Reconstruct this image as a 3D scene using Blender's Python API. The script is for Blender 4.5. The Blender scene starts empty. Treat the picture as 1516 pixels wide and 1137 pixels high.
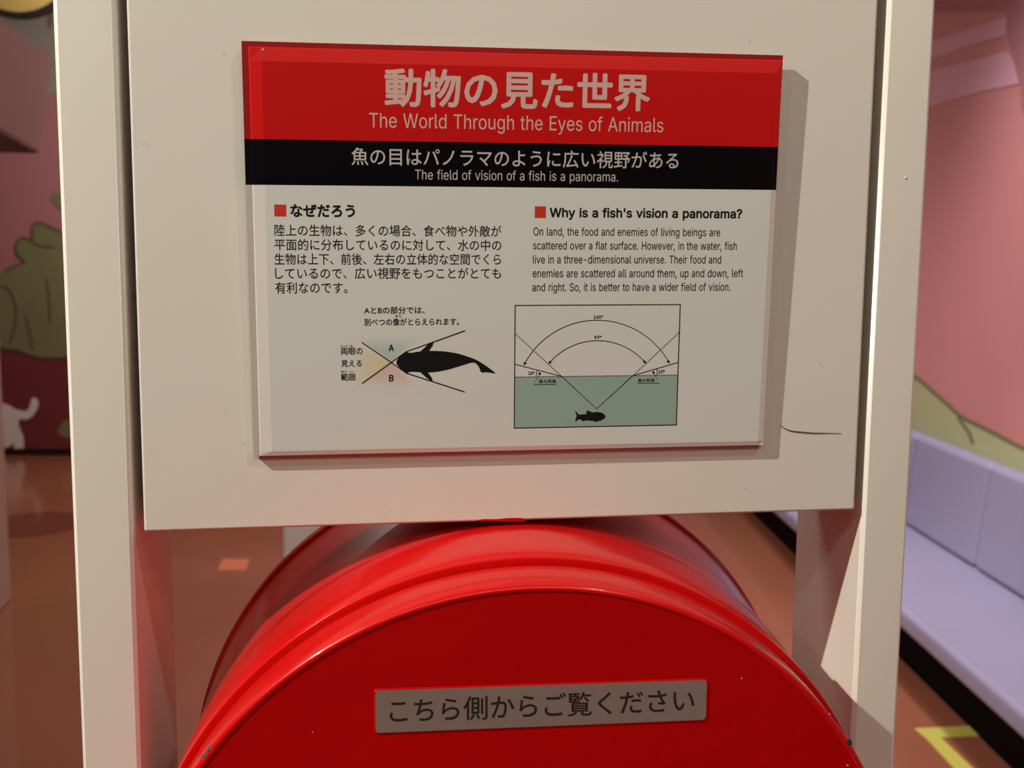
import bpy, bmesh, math, random
from mathutils import Vector, Matrix
random.seed(7)
C = bpy.context.scene
COL = C.collection
PI = math.pi

# ------------------------------------------------------------------ camera
FPX, IW, IH = 1500.0, 1516.0, 1137.0
CAM = Vector((-0.0972, -0.7757, 1.5))
PITCH, YAW, ROLL = 0.1124, 0.1213, 0.0098
_f = Vector((math.sin(YAW)*math.cos(PITCH), math.cos(YAW)*math.cos(PITCH), -math.sin(PITCH)))
_r = _f.cross(Vector((0, 0, 1))).normalized()
_u = _r.cross(_f)
RIGHT = _r*math.cos(ROLL) + _u*math.sin(ROLL)
UP = -_r*math.sin(ROLL) + _u*math.cos(ROLL)
FWD = _f
cd = bpy.data.cameras.new('camera')
cam = bpy.data.objects.new('camera', cd)
COL.objects.link(cam)
M = Matrix((RIGHT, UP, -FWD)).transposed().to_4x4()
M.translation = CAM
cam.matrix_world = M
cd.sensor_width = 36.0
cd.lens = FPX/IW*36.0
cd.clip_start = 0.02
cd.dof.use_dof = True
cd.dof.focus_distance = 0.78
cd.dof.aperture_fstop = (cd.lens/1000)/0.0042
C.camera = cam

# ------------------------------------------------------------------ light
C.view_settings.view_transform = 'Standard'
C.view_settings.look = 'None'
C.view_settings.gamma = 1.0
C.view_settings.use_curve_mapping = False
C.view_settings.exposure = -0.07
w = bpy.data.worlds.new('world')
C.world = w
w.use_nodes = True
w.node_tree.nodes['Background'].inputs[0].default_value = (1.0, 0.86, 0.70, 1)
w.node_tree.nodes['Background'].inputs[1].default_value = 0.05

def spot(name, loc, target, power, color, size=0.03, angle=50, blend=0.4):
    l = bpy.data.lights.new(name, 'SPOT')
    l.energy = power; l.color = color; l.shadow_soft_size = size
    l.spot_size = math.radians(angle); l.spot_blend = blend
    o = bpy.data.objects.new(name, l); COL.objects.link(o)
    o.location = loc
    o.rotation_euler = (Vector(target)-Vector(loc)).to_track_quat('-Z', 'Y').to_euler()
    return o
def area(name, loc, target, power, color, sx, sy):
    l = bpy.data.lights.new(name, 'AREA')
    l.shape = 'RECTANGLE'; l.size = sx; l.size_y = sy
    l.energy = power; l.color = color
    o = bpy.data.objects.new(name, l); COL.objects.link(o)
    o.location = loc
    o.rotation_euler = (Vector(target)-Vector(loc)).to_track_quat('-Z', 'Y').to_euler()
    return o
WARM = (1.0, 0.965, 0.88)
spot('spotlight_key', (-2.55, -0.93, 3.55), (0.1, 0, 1.3), 590, WARM, 0.025, 50)
spot('spotlight_low', (-2.3, -1.95, 3.1), (0.05, 0, 1.35), 22, WARM, 0.03, 50)
spot('spotlight_right', (0.9, -1.05, 3.2), (0.1, 0, 1.4), 32, WARM, 0.07, 60)
area('fill_light_front', (0.1, -2.5, 3.7), (0.1, -0.3, 1.0), 48, WARM, 3.0, 1.4)  # added fill, unseen: lifts the shadows on the front
area('fill_light_middle', (-0.9, 1.3, 3.7), (-0.9, 1.3, 0), 34, WARM, 1.6, 1.2)  # added fill, unseen: brightens the inner faces behind the panel
spot('spotlight_bench', (1.25, 2.6, 3.6), (1.78, 2.5, 0.5), 330, (0.97, 0.95, 1.0), 0.15, 90, 1.0)
spot('fill_spot_floor', (-1.0, 1.4, 3.6), (-1.05, 4.2, 0), 35, WARM, 0.15, 60, 0.6)  # added lamp, unseen: brightens the left floor and pale column
spot('spotlight_bench_far', (1.1, 5.2, 3.6), (1.65, 4.8, 0.2), 170, (0.97, 0.95, 1.0), 0.15, 90, 1.0)
area('ceiling_light_far', (-1.0, 5.6, 3.7), (-1.0, 6.6, 0), 110, WARM, 2.0, 1.2)

# ------------------------------------------------------------------ helpers
def bp(px, py, n=(0, 1, 0), p0=(0, 0, 0)):
    """ray through a photo pixel met with the plane n.(x-p0)=0"""
    d = FWD + RIGHT*((px-IW/2)/FPX) + UP*((IH/2-py)/FPX)
    n = Vector(n); p0 = Vector(p0)
    return CAM + d*((p0-CAM).dot(n)/d.dot(n))

def mat(name, col, rough=0.5, metal=0.0, coat=0.0, coat_rough=0.05, noise=0.0, nscale=8.0, bump=0.0, bscale=60.0,
        spec=0.5, attr=False, stretch=None):
    m = bpy.data.materials.new(name); m.use_nodes = True
    nt = m.node_tree; b = nt.nodes['Principled BSDF']
    b.inputs['Roughness'].default_value = rough
    b.inputs['Metallic'].default_value = metal
    b.inputs['Coat Weight'].default_value = coat
    b.inputs['Coat Roughness'].default_value = coat_rough
    b.inputs['Specular IOR Level'].default_value = spec
    b.inputs['Base Color'].default_value = (*col, 1)
    tc = nt.nodes.new('ShaderNodeTexCoord')
    src = tc.outputs['Object']
    if stretch:
        mp = nt.nodes.new('ShaderNodeMapping'); mp.inputs['Scale'].default_value = stretch
        nt.links.new(src, mp.inputs['Vector']); src = mp.outputs['Vector']
    if attr:
        a = nt.nodes.new('ShaderNodeAttribute'); a.attribute_name = 'Col'
        nt.links.new(a.outputs['Color'], b.inputs['Base Color'])
    elif noise > 0:
        n = nt.nodes.new('ShaderNodeTexNoise'); n.inputs['Scale'].default_value = nscale
        n.inputs['Detail'].default_value = 5
        r = nt.nodes.new('ShaderNodeValToRGB')
        lo = [max(0, c*(1-noise)) for c in col]; hi = [min(1, c*(1+noise)) for c in col]
        r.color_ramp.elements[0].position = 0.3; r.color_ramp.elements[0].color = (*lo, 1)
        r.color_ramp.elements[1].position = 0.7; r.color_ramp.elements[1].color = (*hi, 1)
        nt.links.new(src, n.inputs['Vector'])
        nt.links.new(n.outputs['Fac'], r.inputs['Fac'])
        nt.links.new(r.outputs['Color'], b.inputs['Base Color'])
    if bump > 0:
        n2 = nt.nodes.new('ShaderNodeTexNoise'); n2.inputs['Scale'].default_value = bscale
        n2.inputs['Detail'].default_value = 3
        bu = nt.nodes.new('ShaderNodeBump'); bu.inputs['Strength'].default_value = bump
        bu.inputs['Distance'].default_value = 0.002
        nt.links.new(src, n2.inputs['Vector'])
        nt.links.new(n2.outputs['Fac'], bu.inputs['Height'])
        nt.links.new(bu.outputs['Normal'], b.inputs['Normal'])
        if coat > 0: nt.links.new(bu.outputs['Normal'], b.inputs['Coat Normal'])
    return m

MT = {
 'cream': mat('cream_painted_steel', (0.69, 0.65, 0.55), 0.28, noise=0.015, nscale=4, bump=0.04, bscale=400),
 'red': mat('red_gloss_paint', (0.56, 0.002, 0.002), 0.30, coat=0.3, coat_rough=0.08, spec=0.25, noise=0.05, nscale=9, bump=0.35, bscale=28),
 'redface': mat('red_brushed_paint', (0.46, 0.0005, 0.0005), 0.5, coat=0.02, coat_rough=0.25, spec=0.12, noise=0.07, nscale=6, bump=0.5, bscale=22),
 'redbody': mat('red_smooth_paint', (0.50, 0.008, 0.006), 0.30, coat=0.5, coat_rough=0.12),
 'signwhite': mat('sign_white_print', (0.61, 0.63, 0.555), 0.35, coat=0.6, coat_rough=0.02, spec=0.2),
 'signred': mat('sign_red_print', (0.50, 0.003, 0.002), 0.4, coat=0.6, coat_rough=0.02, spec=0.2),
 'signblack': mat('sign_black_print', (0.0025, 0.0025, 0.003), 0.4, coat=0.6, coat_rough=0.02, spec=0.05),
 'edgered': mat('acrylic_edge_lit_red', (0.62, 0.006, 0.003), 0.3, coat=0.6, coat_rough=0.03),  # brighter copy of the sign red: light in the acrylic edge painted in
 'edgeblack': mat('acrylic_edge_over_black', (0.003, 0.003, 0.004), 0.4, coat=0.5, coat_rough=0.02, spec=0.05),
 'edgewhite': mat('acrylic_edge_lit_white', (0.72, 0.68, 0.60), 0.2, coat=1.0, coat_rough=0.03),  # brighter than the sign white: edge light put into the colour
 'rimred': mat('acrylic_outer_rim_over_red', (0.30, 0.006, 0.005), 0.3, coat=0.6, coat_rough=0.03),
 'rimwhite': mat('acrylic_outer_rim_clear', (0.50, 0.45, 0.37), 0.3, coat=0.6, coat_rough=0.03),
 'inkblack': mat('black_ink', (0.008, 0.008, 0.008), 0.6, spec=0.1),
 'inkred': mat('red_ink', (0.52, 0.035, 0.02), 0.6, spec=0.1),
 'inkpink': mat('pale_ink_on_red', (0.58, 0.37, 0.32), 0.6, spec=0.1),
 'inkgrey': mat('pale_ink_on_black', (0.46, 0.42, 0.38), 0.6, spec=0.1),
 'water': mat('water_green_print', (0.27, 0.385, 0.31), 0.5, coat=0.5, coat_rough=0.05, spec=0.2),
 'wash': mat('colour_wash_print', (1, 1, 1), 0.4, coat=0.6, coat_rough=0.02, spec=0.2, attr=True),
 'steel': mat('brushed_steel', (0.34, 0.255, 0.215), 0.42, metal=0.4, bump=0.15, bscale=300, stretch=(1, 1, 30)),
 'engrave': mat('engraved_black', (0.012, 0.006, 0.006), 0.6),
 'chip': mat('bare_metal_chip', (0.25, 0.23, 0.22), 0.5, metal=0.4),
 'chipdark': mat('dark_chip', (0.02, 0.03, 0.03), 0.6),
 'floor': mat('red_brown_vinyl', (0.29, 0.095, 0.052), 0.15, noise=0.12, nscale=0.9, bump=0.05, bscale=20, spec=0.6),
 'wall': mat('pink_wall_paint', (0.60, 0.245, 0.235), 0.35, noise=0.05, nscale=0.7),
 'wallback': mat('dusty_pink_wall_paint', (0.42, 0.17, 0.18), 0.4, noise=0.05, nscale=0.7),
 'wallfront': mat('brown_wall_paint', (0.10, 0.07, 0.06), 0.6),
 'darkred': mat('dark_red_mural_paint', (0.18, 0.035, 0.035), 0.35),
 'mauve': mat('mauve_wall_colour', (0.70, 0.38, 0.47), 0.35),
 'plum': mat('plum_mural_paint', (0.42, 0.17, 0.18), 0.35),
 'bush': mat('olive_mural_paint', (0.20, 0.195, 0.09), 0.5, noise=0.08, nscale=1.5),
 'bushline': mat('dark_olive_line_paint', (0.085, 0.062, 0.04), 0.5),
 'hill': mat('pale_green_mural_paint', (0.42, 0.42, 0.22), 0.5, noise=0.05, nscale=1),
 'hillline': mat('olive_line_paint', (0.17, 0.15, 0.07), 0.5),
 'whitemural': mat('off_white_mural_paint', (0.40, 0.34, 0.30), 0.5),
 'greymural': mat('grey_mural_paint', (0.30, 0.28, 0.24), 0.5),
 'greydark': mat('darker_grey_mural_paint', (0.16, 0.15, 0.12), 0.5),
 'catwhite': mat('white_cat_paint', (0.75, 0.68, 0.63), 0.5),
 'base': mat('dark_baseboard', (0.02, 0.004, 0.004), 0.4),
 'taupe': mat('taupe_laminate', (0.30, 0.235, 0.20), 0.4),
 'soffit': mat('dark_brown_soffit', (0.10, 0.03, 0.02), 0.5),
 'post': mat('beige_laminate', (0.52, 0.42, 0.34), 0.3),
 'pale': mat('pale_green_white_laminate', (0.80, 0.84, 0.72), 0.35),
 'lav': mat('lavender_vinyl', (0.29, 0.262, 0.385), 0.40, noise=0.03, nscale=3, bump=0.05, bscale=120),
 'plinth': mat('plinth_shade_black', (0.003, 0.002, 0.002), 0.7, spec=0.05),  # shade under the seat put into the near-black colour
 'yellow': mat('yellow_floor_tape', (0.52, 0.44, 0.08), 0.5),
 'orange': mat('orange_light_patch', (0.66, 0.20, 0.10), 0.3),
 'discred': mat('dark_red_floor_round', (0.17, 0.05, 0.03), 0.15),
 'signyellow': mat('ochre_sign_face', (0.42, 0.28, 0.08), 0.5),
 'signrim': mat('black_sign_rim', (0.004, 0.004, 0.004), 0.5),
 'ceil': mat('dim_ceiling_paint', (0.35, 0.28, 0.24), 0.8),
 'hair': mat('dark_hair', (0.05, 0.03, 0.02), 0.5),
 'speck': mat('grey_speck', (0.22, 0.19, 0.15), 0.6),
}

def link(name, me, m=None, parent=None, smooth=False):
    o = bpy.data.objects.new(name, me); COL.objects.link(o)
    for x in (m if isinstance(m, (list, tuple)) else [m]):
        if x: me.materials.append(MT[x])
    if smooth:
        for p in me.polygons: p.use_smooth = True
    if parent:
        o.parent = parent
        o.matrix_parent_inverse = pm(parent).inverted()
    return o
_MW = {}
def pm(o):
    return _MW.get(o.name, Matrix.Identity(4))
def empty(name, loc, label, cat, group=None, rot=None):
    o = bpy.data.objects.new(name, None); COL.objects.link(o)
    o.location = loc
    mw = Matrix.Translation(Vector(loc))
    _MW[o.name] = mw
    o['label'] = label; o['category'] = cat
    if group: o['group'] = group
    o.empty_display_size = 0.05
    return o
def tag(o, label=None, cat=None, group=None, kind=None):
    for k, v in (('label', label), ('category', cat), ('group', group), ('kind', kind)):
        if v: o[k] = v
    return o

def prism(name, base, top, m, parent=None, bevel=0.0, seg=3):
    """solid between two matching polygons (lists of world points)"""
    n = len(base)
    me = bpy.data.meshes.new(name)
    vs = [tuple(v) for v in base] + [tuple(v) for v in top]
    fs = [tuple(range(n))[::-1], tuple(range(n, 2*n))] + [(i, (i+1) % n, n+(i+1) % n, n+i) for i in range(n)]
    me.from_pydata(vs, [], fs)
    bm = bmesh.new(); bm.from_mesh(me)
    bmesh.ops.recalc_face_normals(bm, faces=bm.faces)
    if bevel > 0:
        bmesh.ops.bevel(bm, geom=list(bm.edges), offset=bevel, segments=seg, profile=0.5, affect='EDGES')
        for f in bm.faces: f.smooth = True
    bm.to_mesh(me); bm.free()
    o = link(name, me, m, parent)
    if bevel > 0:
        mod = o.modifiers.new('wn', 'WEIGHTED_NORMAL'); mod.keep_sharp = False
    return o
def box(name, lo, hi, m, parent=None, bevel=0.0, axes=None, seg=3):
    x0, y0, z0 = lo; x1, y1, z1 = hi
    if axes is None: axes = lambda x, y, z: Vector((x, y, z))
    b = [axes(x0, y0, z0), axes(x1, y0, z0), axes(x1, y1, z0), axes(x0, y1, z0)]
    t = [axes(x0, y0, z1), axes(x1, y0, z1), axes(x1, y1, z1), axes(x0, y1, z1)]
    return prism(name, b, t, m, parent, bevel, seg)
def poly(name, pts, m, parent=None, off=(0, 0, 0), thick=None):
    """thin solid polygon; thick = vector of its thickness"""
    pts = [Vector(p)+Vector(off) for p in pts]
    if thick is None:
        me = bpy.data.meshes.new(name)
        me.from_pydata([tuple(p) for p in pts], [], [tuple(range(len(pts)))])
        bm = bmesh.new(); bm.from_mesh(me)
        bmesh.ops.triangulate(bm, faces=bm.faces)
        bm.to_mesh(me); bm.free()
        return link(name, me, m, parent)
    o = prism(name, pts, [p+Vector(thick) for p in pts], m, parent)
    bm = bmesh.new(); bm.from_mesh(o.data)
    bmesh.ops.triangulate(bm, faces=bm.faces)
    bm.to_mesh(o.data); bm.free()
    return o
def smoothpts(pts, closed=True, k=4):
    out = []; n = len(pts)
    rng = range(n) if closed else range(n-1)
    for i in rng:
        g = (lambda j: pts[j % n]) if closed else (lambda j: pts[min(max(j, 0), n-1)])
        p0, p1, p2, p3 = g(i-1), g(i), g(i+1), g(i+2)
        for s in range(k):
            t = s/k
            out.append(tuple(0.5*((2*p1[a]) + (-p0[a]+p2[a])*t + (2*p0[a]-5*p1[a]+4*p2[a]-p3[a])*t*t +
                       (-p0[a]+3*p1[a]-3*p2[a]+p3[a])*t**3) for a in range(2)))
    if not closed: out.append(tuple(pts[-1]))
    return out
def strip(pts, w_):
    """2-D band polygons around an open polyline, as list of quads"""
    L = []; R_ = []
    for i, p in enumerate(pts):
        a = pts[max(i-1, 0)]; b = pts[min(i+1, len(pts)-1)]
        dx, dy = b[0]-a[0], b[1]-a[1]; l = math.hypot(dx, dy) or 1
        nx, ny = -dy/l*w_/2, dx/l*w_/2
        L.append((p[0]+nx, p[1]+ny)); R_.append((p[0]-nx, p[1]-ny))
    return [(L[i], L[i+1], R_[i+1], R_[i]) for i in range(len(pts)-1)]

# ================================================================== room
TH = 0.114                                   # the bench wall runs at this angle
S = Vector((math.sin(TH), math.cos(TH), 0)); Lt = Vector((math.cos(TH), -math.sin(TH), 0))
G0 = Vector((CAM.x, CAM.y, 0))
def room(l, s, z): return G0 + Lt*l + S*s + Vector((0, 0, z))

_p = bp(60, 674, (0, 0, 1), (0, 0, 0))
SB = (_p-G0).dot(S)                          # distance of the far wall
LR = 2.03                                    # bench wall
fl = box('floor', (-7, -3.5, -0.1), (LR+0.2, SB+0.2, 0), 'floor', axes=room); tag(fl, kind='structure')
wb = box('wall_back', (-7, SB, 0), (LR, SB+0.15, 3.8), 'wallback', axes=room); tag(wb, kind='structure')
wr = box('wall_right', (LR, -3.5, 0), (LR+0.15, SB+0.15, 3.8), 'wall', axes=room); tag(wr, kind='structure')
ce = box('ceiling', (-7, -3.5, 3.8), (LR+0.15, SB+0.15, 3.9), 'ceil', axes=room); tag(ce, kind='structure')
wf = box('wall_front', (-7, -3.6, 0), (LR+0.15, -3.5, 3.8), 'wallfront', axes=room); tag(wf, kind='structure')
wl = box('wall_left', (-7.1, -3.6, 0), (-7, SB+0.15, 3.8), 'wall', axes=room); tag(wl, kind='structure')
bb = box('baseboard_back', (-7, SB-0.015, 0), (LR-0.02, SB-0.001, 0.055), 'base', axes=room); tag(bb, kind='structure')

def wallpt(px, py, d=0.0):                   # point on the far wall, d in front of it
    return bp(px, py, S, room(0, SB-d, 0))
def sidept(px, py, d=0.0):                   # point on the bench wall
    return bp(px, py, Lt, room(LR-d, 0, 0))
def mural(name, pts, m, parent, fn, nrm, d=0.004, sm=0):
    if sm: pts = smoothpts(pts, True, sm)
    P = [fn(x, y, d) for x, y in pts]
    return poly(name, P, m, parent, thick=nrm*(d-0.0005))
def lines(name, polylines, wpx, m, parent, fn, nrm, d):
    bm = bmesh.new()
    for pl in polylines:
        for q in strip(smoothpts(pl, False, 5), wpx):
            P = [fn(x, y, d) for x, y in q]
            a = [bm.verts.new(p) for p in P]; b = [bm.verts.new(p+nrm*0.003) for p in P]
            bm.faces.new(a); bm.faces.new(b[::-1])
            for i in range(4): bm.faces.new((a[i], b[i], b[(i+1) % 4], a[(i+1) % 4]))
    bmesh.ops.recalc_face_normals(bm, faces=bm.faces)
    me = bpy.data.meshes.new(name); bm.to_mesh(me); bm.free()
    return link(name, me, m, parent)

# mural on the far wall
mural('painted_ground', [(-300, 516), (20, 516), (60, 528), (110, 532), (420, 532), (420, 668), (-300, 668)], 'darkred', wb, wallpt, S, 0.004)
mural('painted_cloud', [(-300, -10), (20, 14), (78, 16), (150, 10), (260, 12), (260, 140), (-300, 140)], 'greymural', wb, wallpt, S, 0.004)
for q in ([(38, 14), (44, 14), (43, 24), (41, 29), (38, 25)], [(70, 14), (77, 14), (78, 32), (75, 42), (70, 40)]):
    o = mural('painted_drip', q, 'greydark', wb, wallpt, S, 0.007, 3)
bush = [(-40, 430), (-10, 405), (6, 402), (20, 394), (36, 388), (26, 378), (23, 366), (27, 355), (36, 352), (47, 355), (47, 340),
        (51, 331), (60, 330), (76, 337), (90, 343), (120, 360), (150, 400), (150, 500), (120, 528), (90, 530), (62, 530), (42, 525), (26, 519),
        (5, 516), (-30, 505)]
mural('painted_bush', bush, 'bush', wb, wallpt, S, 0.007, 3)
lines('bush_outline', [bush[2:15], bush[18:25],
      [(68, 412), (72, 440), (74, 478)], [(38, 465), (44, 495), (49, 519)],
      [(2, 424), (14, 430), (22, 450), (23, 475), (14, 508)], [(47, 357), (58, 364), (80, 366)]], 2.6, 'bushline', wb, wallpt, S, 0.010)
mural('painted_leaf', [(75, 289), (82, 286), (95, 288), (100, 312), (88, 308), (80, 300)], 'bush', wb, wallpt, S, 0.007, 3)
mural('painted_leaf', [(86, 640), (90, 630), (98, 622), (110, 625), (110, 645), (98, 648)], 'bush', wb, wallpt, S, 0.007, 3)
cat = [(-20, 596), (8, 599), (15, 602), (22, 606), (29, 608), (39, 608.5), (44, 602), (46.5, 592), (49, 589), (52, 590), (56, 596), (54.5, 605),
       (47.5, 616), (39, 621), (29, 620.5), (26.5, 627), (29, 637), (34, 649), (34, 664), (30, 670), (23, 669), (20.5, 662), (21, 655),
       (12, 662), (-10, 664), (-30, 650)]
mural('painted_cat', cat, 'catwhite', wb, wallpt, S, 0.012, 4)
# mural and bands on the bench wall
hill = [(1330, 540), (1345, 552), (1360.7, 562), (1380, 579), (1400.8, 597), (1422.5, 616), (1454, 632), (1485, 648), (1516, 664), (1600, 700),
        (1600, 800), (1330, 700)]
mural('painted_hill', hill, 'hill', wr, sidept, Lt, 0.004)
lines('hill_outline', [hill[:10], [(1418, 617), (1426, 629), (1434, 640), (1439, 655)]], 4.0, 'hillline', wr, sidept, Lt, 0.008)
mural('wall_band', [(1340, 70), (1386, 60), (1440, 42), (1490, 24), (1489, 52), (1440, 66), (1382, 86), (1340, 96)], 'mauve', wr, sidept, Lt, 0.004)  # flat mauve band, lighter than the wall around it
mural('wall_band', [(1340, 112), (1381, 104), (1440, 90), (1490, 76), (1504, 96), (1508, 124), (1450, 136), (1381, 156), (1340, 166)], 'mauve', wr, sidept, Lt, 0.004)
mural('wall_band', [(1330, -8), (1388, 0), (1450, 2), (1498, -4), (1500, 12), (1440, 18), (1386, 18), (1330, 14)], 'plum', wr, sidept, Lt, 0.004)
mural('painted_trunk', [(1489, -20), (1490, 20), (1492, 60), (1500, 90), (1509, 125), (1512, 160), (1530, 190), (1600, 190), (1600, -20)], 'plum', wr, sidept, Lt, 0.007)

# painted patch of light, dark disc and tape on the floor
def flpt(px, py, z=0.0): return bp(px, py, (0, 0, 1), (0, 0, z))
sq = poly('floor_light_patch', [flpt(322, 845), (flpt(330, 828)), flpt(370, 828), flpt(364, 845)], 'orange', None, thick=(0, 0, 0.003))  # lit patch of floor, painted as an orange slab
tag(sq, 'small orange square of painted light on the brown floor left of the red barrel', 'patch')
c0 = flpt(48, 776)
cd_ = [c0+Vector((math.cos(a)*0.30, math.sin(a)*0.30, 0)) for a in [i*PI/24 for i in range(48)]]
ds = poly('floor_disc', cd_, 'discred', None, thick=(0, 0, 0.002))  # thin round sheet, darker than the floor
tag(ds, 'dark red round disc on the glossy floor behind the left post', 'patch')
tp = empty('floor_tape', flpt(1372, 1084), 'yellow tape corner stuck on the floor by the lavender bench', 'tape')
a = [flpt(*q) for q in ((1354, 1079), (1484, 1073), (1480, 1088), (1378, 1093))]
poly('tape_strip', a, 'yellow', tp, thick=(0, 0, 0.002))
a = [flpt(*q) for q in ((1354, 1079.5), (1392, 1092), (1440, 1138), (1470, 1168), (1440, 1168), (1412, 1138), (1372, 1095))]
poly('tape_strip', a, 'yellow', tp, off=(0, 0, 0.0005), thick=(0, 0, 0.0025))

# lavender bench along the wall
bn = empty('bench', room(1.7, 4.2, 0), 'long lavender vinyl bench with a padded back along the pink wall', 'bench')
box('plinth', (1.56, 0.6, 0.0), (LR-0.02, SB-0.3, 0.236), 'plinth', bn, axes=room)
box('seat', (1.42, 0.6, 0.236), (1.98, SB-0.3, 0.315), 'lav', bn, 0.022, axes=room, seg=4)
s0 = 4.71-0.73*6
while s0 < SB-0.9:
    hi_ = min(s0+0.73, SB-0.3)
    if s0 > 0.4:
        def ax(x, y, z, s0=s0): return room(x + (z-0.315)*0.10, y, z)
        box('back_cushion', (1.90, s0+0.002, 0.316), (1.975, hi_-0.002, 0.745), 'lav', bn, 0.028, axes=ax, seg=4)
    s0 += 0.73

# exhibit stand at the far left: post, hanging box
A = bp(57, 223, (0, 1, 0), (0, CAM.y+4.6, 0)); zb = A.z
P = flpt(17.5, 887)+Vector((0.02, -0.30, 0)); d_ = (P-G0)
pst = prism('display_post', [P, P+Vector((-0.30, 0.0, 0)), P+Vector((-0.30, 0.30, 0)), P+Vector((-0.02, 0.30, 0))],
            [q+Vector((0, 0, zb-0.016)) for q in (P, P+Vector((-0.30, 0.0, 0)), P+Vector((-0.30, 0.30, 0)), P+Vector((-0.02, 0.30, 0)))], 'post', None, 0.01)
tag(pst, 'beige square post standing at the far left edge', 'post')
B = bp(0, 190, (0, 0, 1), (0, 0, zb))
dr = (B-A).normalized()
Cn = bp(82, 178, (0, 0, 1), (0, 0, zb+0.13))
zt = bp(80, 82, (0, 1, 0), (0, A.y, 0)).z
Bn = A + dr*2.6
bx_ = empty('display_box', (A.x-0.6, A.y-0.8, zb), 'taupe box hanging over the post at the far left', 'cabinet')
lo = [A, Bn, Bn+Vector((-2.0, 0, 0)), A+Vector((-2.0, 0.0, 0))]
tA = Vector((A.x+0.075, A.y, zt)); tB = bp(0, 30, (A-Bn).cross(tA-A), A)
tN = tA + (tB-tA)*(2.6/(B-A).length)
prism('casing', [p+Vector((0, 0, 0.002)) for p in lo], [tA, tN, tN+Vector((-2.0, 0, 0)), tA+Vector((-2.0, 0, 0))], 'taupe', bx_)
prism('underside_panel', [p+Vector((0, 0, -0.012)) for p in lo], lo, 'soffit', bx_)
# pale column behind the barrel
Pc = flpt(421, 905)
pc = prism('pale_column', [Pc, Pc+Vector((0.34, 0, 0)), Pc+Vector((0.34, 0.3, 0)), Pc+Vector((0, 0.3, 0))],
      [q+Vector((0, 0, 1.05)) for q in (Pc, Pc+Vector((0.34, 0, 0)), Pc+Vector((0.34, 0.3, 0)), Pc+Vector((0, 0.3, 0)))], 'pale', None, 0.008)
tag(pc, 'pale greenish white pedestal seen in the gap left of the barrel', 'pedestal')
# round ochre sign high up on the left
cs = bp(22, -66, (0, 1, 0), (0, CAM.y+6.4, 0))
rs = 82/1500*6.4
yr = empty('round_sign', cs, 'round ochre sign with a thick black rim in the top left corner', 'sign')
def disc(name, c, r, r0, th, m, parent, n=64, fy=0.0):
    bm = bmesh.new()
    rings = []
    for (rr, yy) in ((r, 0), (r, th), (r0, th), (r0, 0)) if r0 > 0 else ((r, 0), (r, th)):
        rings.append([bm.verts.new((c.x+rr*math.cos(2*PI*i/n), c.y+fy+yy, c.z+rr*math.sin(2*PI*i/n))) for i in range(n)])
    k = len(rings)
    for a_ in range(k if r0 > 0 else k-1):
        A_, B_ = rings[a_], rings[(a_+1) % k]
        for i in range(n): bm.faces.new((A_[i], A_[(i+1) % n], B_[(i+1) % n], B_[i]))
    if r0 <= 0:
        bm.faces.new(rings[0]); bm.faces.new(rings[1][::-1])
    bmesh.ops.recalc_face_normals(bm, faces=bm.faces)
    me = bpy.data.meshes.new(name); bm.to_mesh(me); bm.free()
    return link(name, me, m, parent)
disc('sign_face', cs, rs*0.905, 0, 0.03, 'signyellow', yr, fy=0.01)
disc('rim', cs, rs, rs*0.90, 0.05, 'signrim', yr)
box('hanging_rod', (cs.x-0.012, cs.y+0.015, cs.z+rs-0.005), (cs.x+0.012, cs.y+0.035, 3.8), 'signrim', yr)

# ================================================================== the stand
Z0 = 1.511                                   # height of the sign's middle
XLo, XLi, XRi, XRo = -0.3332, -0.2896, 0.2892, 0.3294
DEP = 0.135
ZT = Z0+0.42
st = empty('display_stand', (0, 0.06, 0), 'cream painted steel stand with two upright posts and a flat front panel', 'stand')
def upright(x0, x1):
    # plan outline with rounded vertical edges
    r = 0.0038
    pts = [(x0, r), (x0+r*0.12, r*0.75), (x0+r*0.75, r*0.12), (x0+r, 0), (x1-r, 0), (x1-r*0.75, r*0.12), (x1-r*0.12, r*0.75), (x1, r),
           (x1, DEP-r), (x1-r, DEP), (x0+r, DEP), (x0, DEP-r)]
    n = len(pts)
    me = bpy.data.meshes.new('upright')
    vs = [(x, y, 0) for x, y in pts] + [(x, y, ZT) for x, y in pts]
    me.from_pydata(vs, [], [tuple(range(n))[::-1], tuple(range(n, 2*n))] + [(i, (i+1) % n, n+(i+1) % n, n+i) for i in range(n)])
    o = link('upright', me, 'cream', st)
    for p in me.polygons: p.use_smooth = len(p.vertices) == 4
    o.modifiers.new('wn', 'WEIGHTED_NORMAL')
    return o
upright(XLo, XLi); upright(XRi, XRo)
# front panel (its corners measured on the plane of the stand)
YP = -0.0003
pl = (0, YP, 0)
bl, br = bp(213, 788, p0=pl), bp(1265.5, 755, p0=pl)
tl0, tr0 = bp(186.6, 0, p0=pl), bp(1300.5, 0, p0=pl)
tl = bl + (tl0-bl)*((ZT-bl.z)/(tl0.z-bl.z)); tr = br + (tr0-br)*((ZT-br.z)/(tr0.z-br.z))
tr.x = min(tr.x, XRi-0.002)
fr = [bl, br, tr, tl]
prism('front_panel', fr, [p+Vector((0, 0.100, 0)) for p in fr], 'cream', st, 0.0022, 4)
box('cross_beam', (XLi, 0.03, Z0-0.490-0.345), (XRi, 0.11, Z0-0.490-0.2805), 'cream', st, 0.002)
box('cross_beam', (XLi, 0.03, 0.08), (XRi, 0.11, 0.13), 'cream', st, 0.002)

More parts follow.
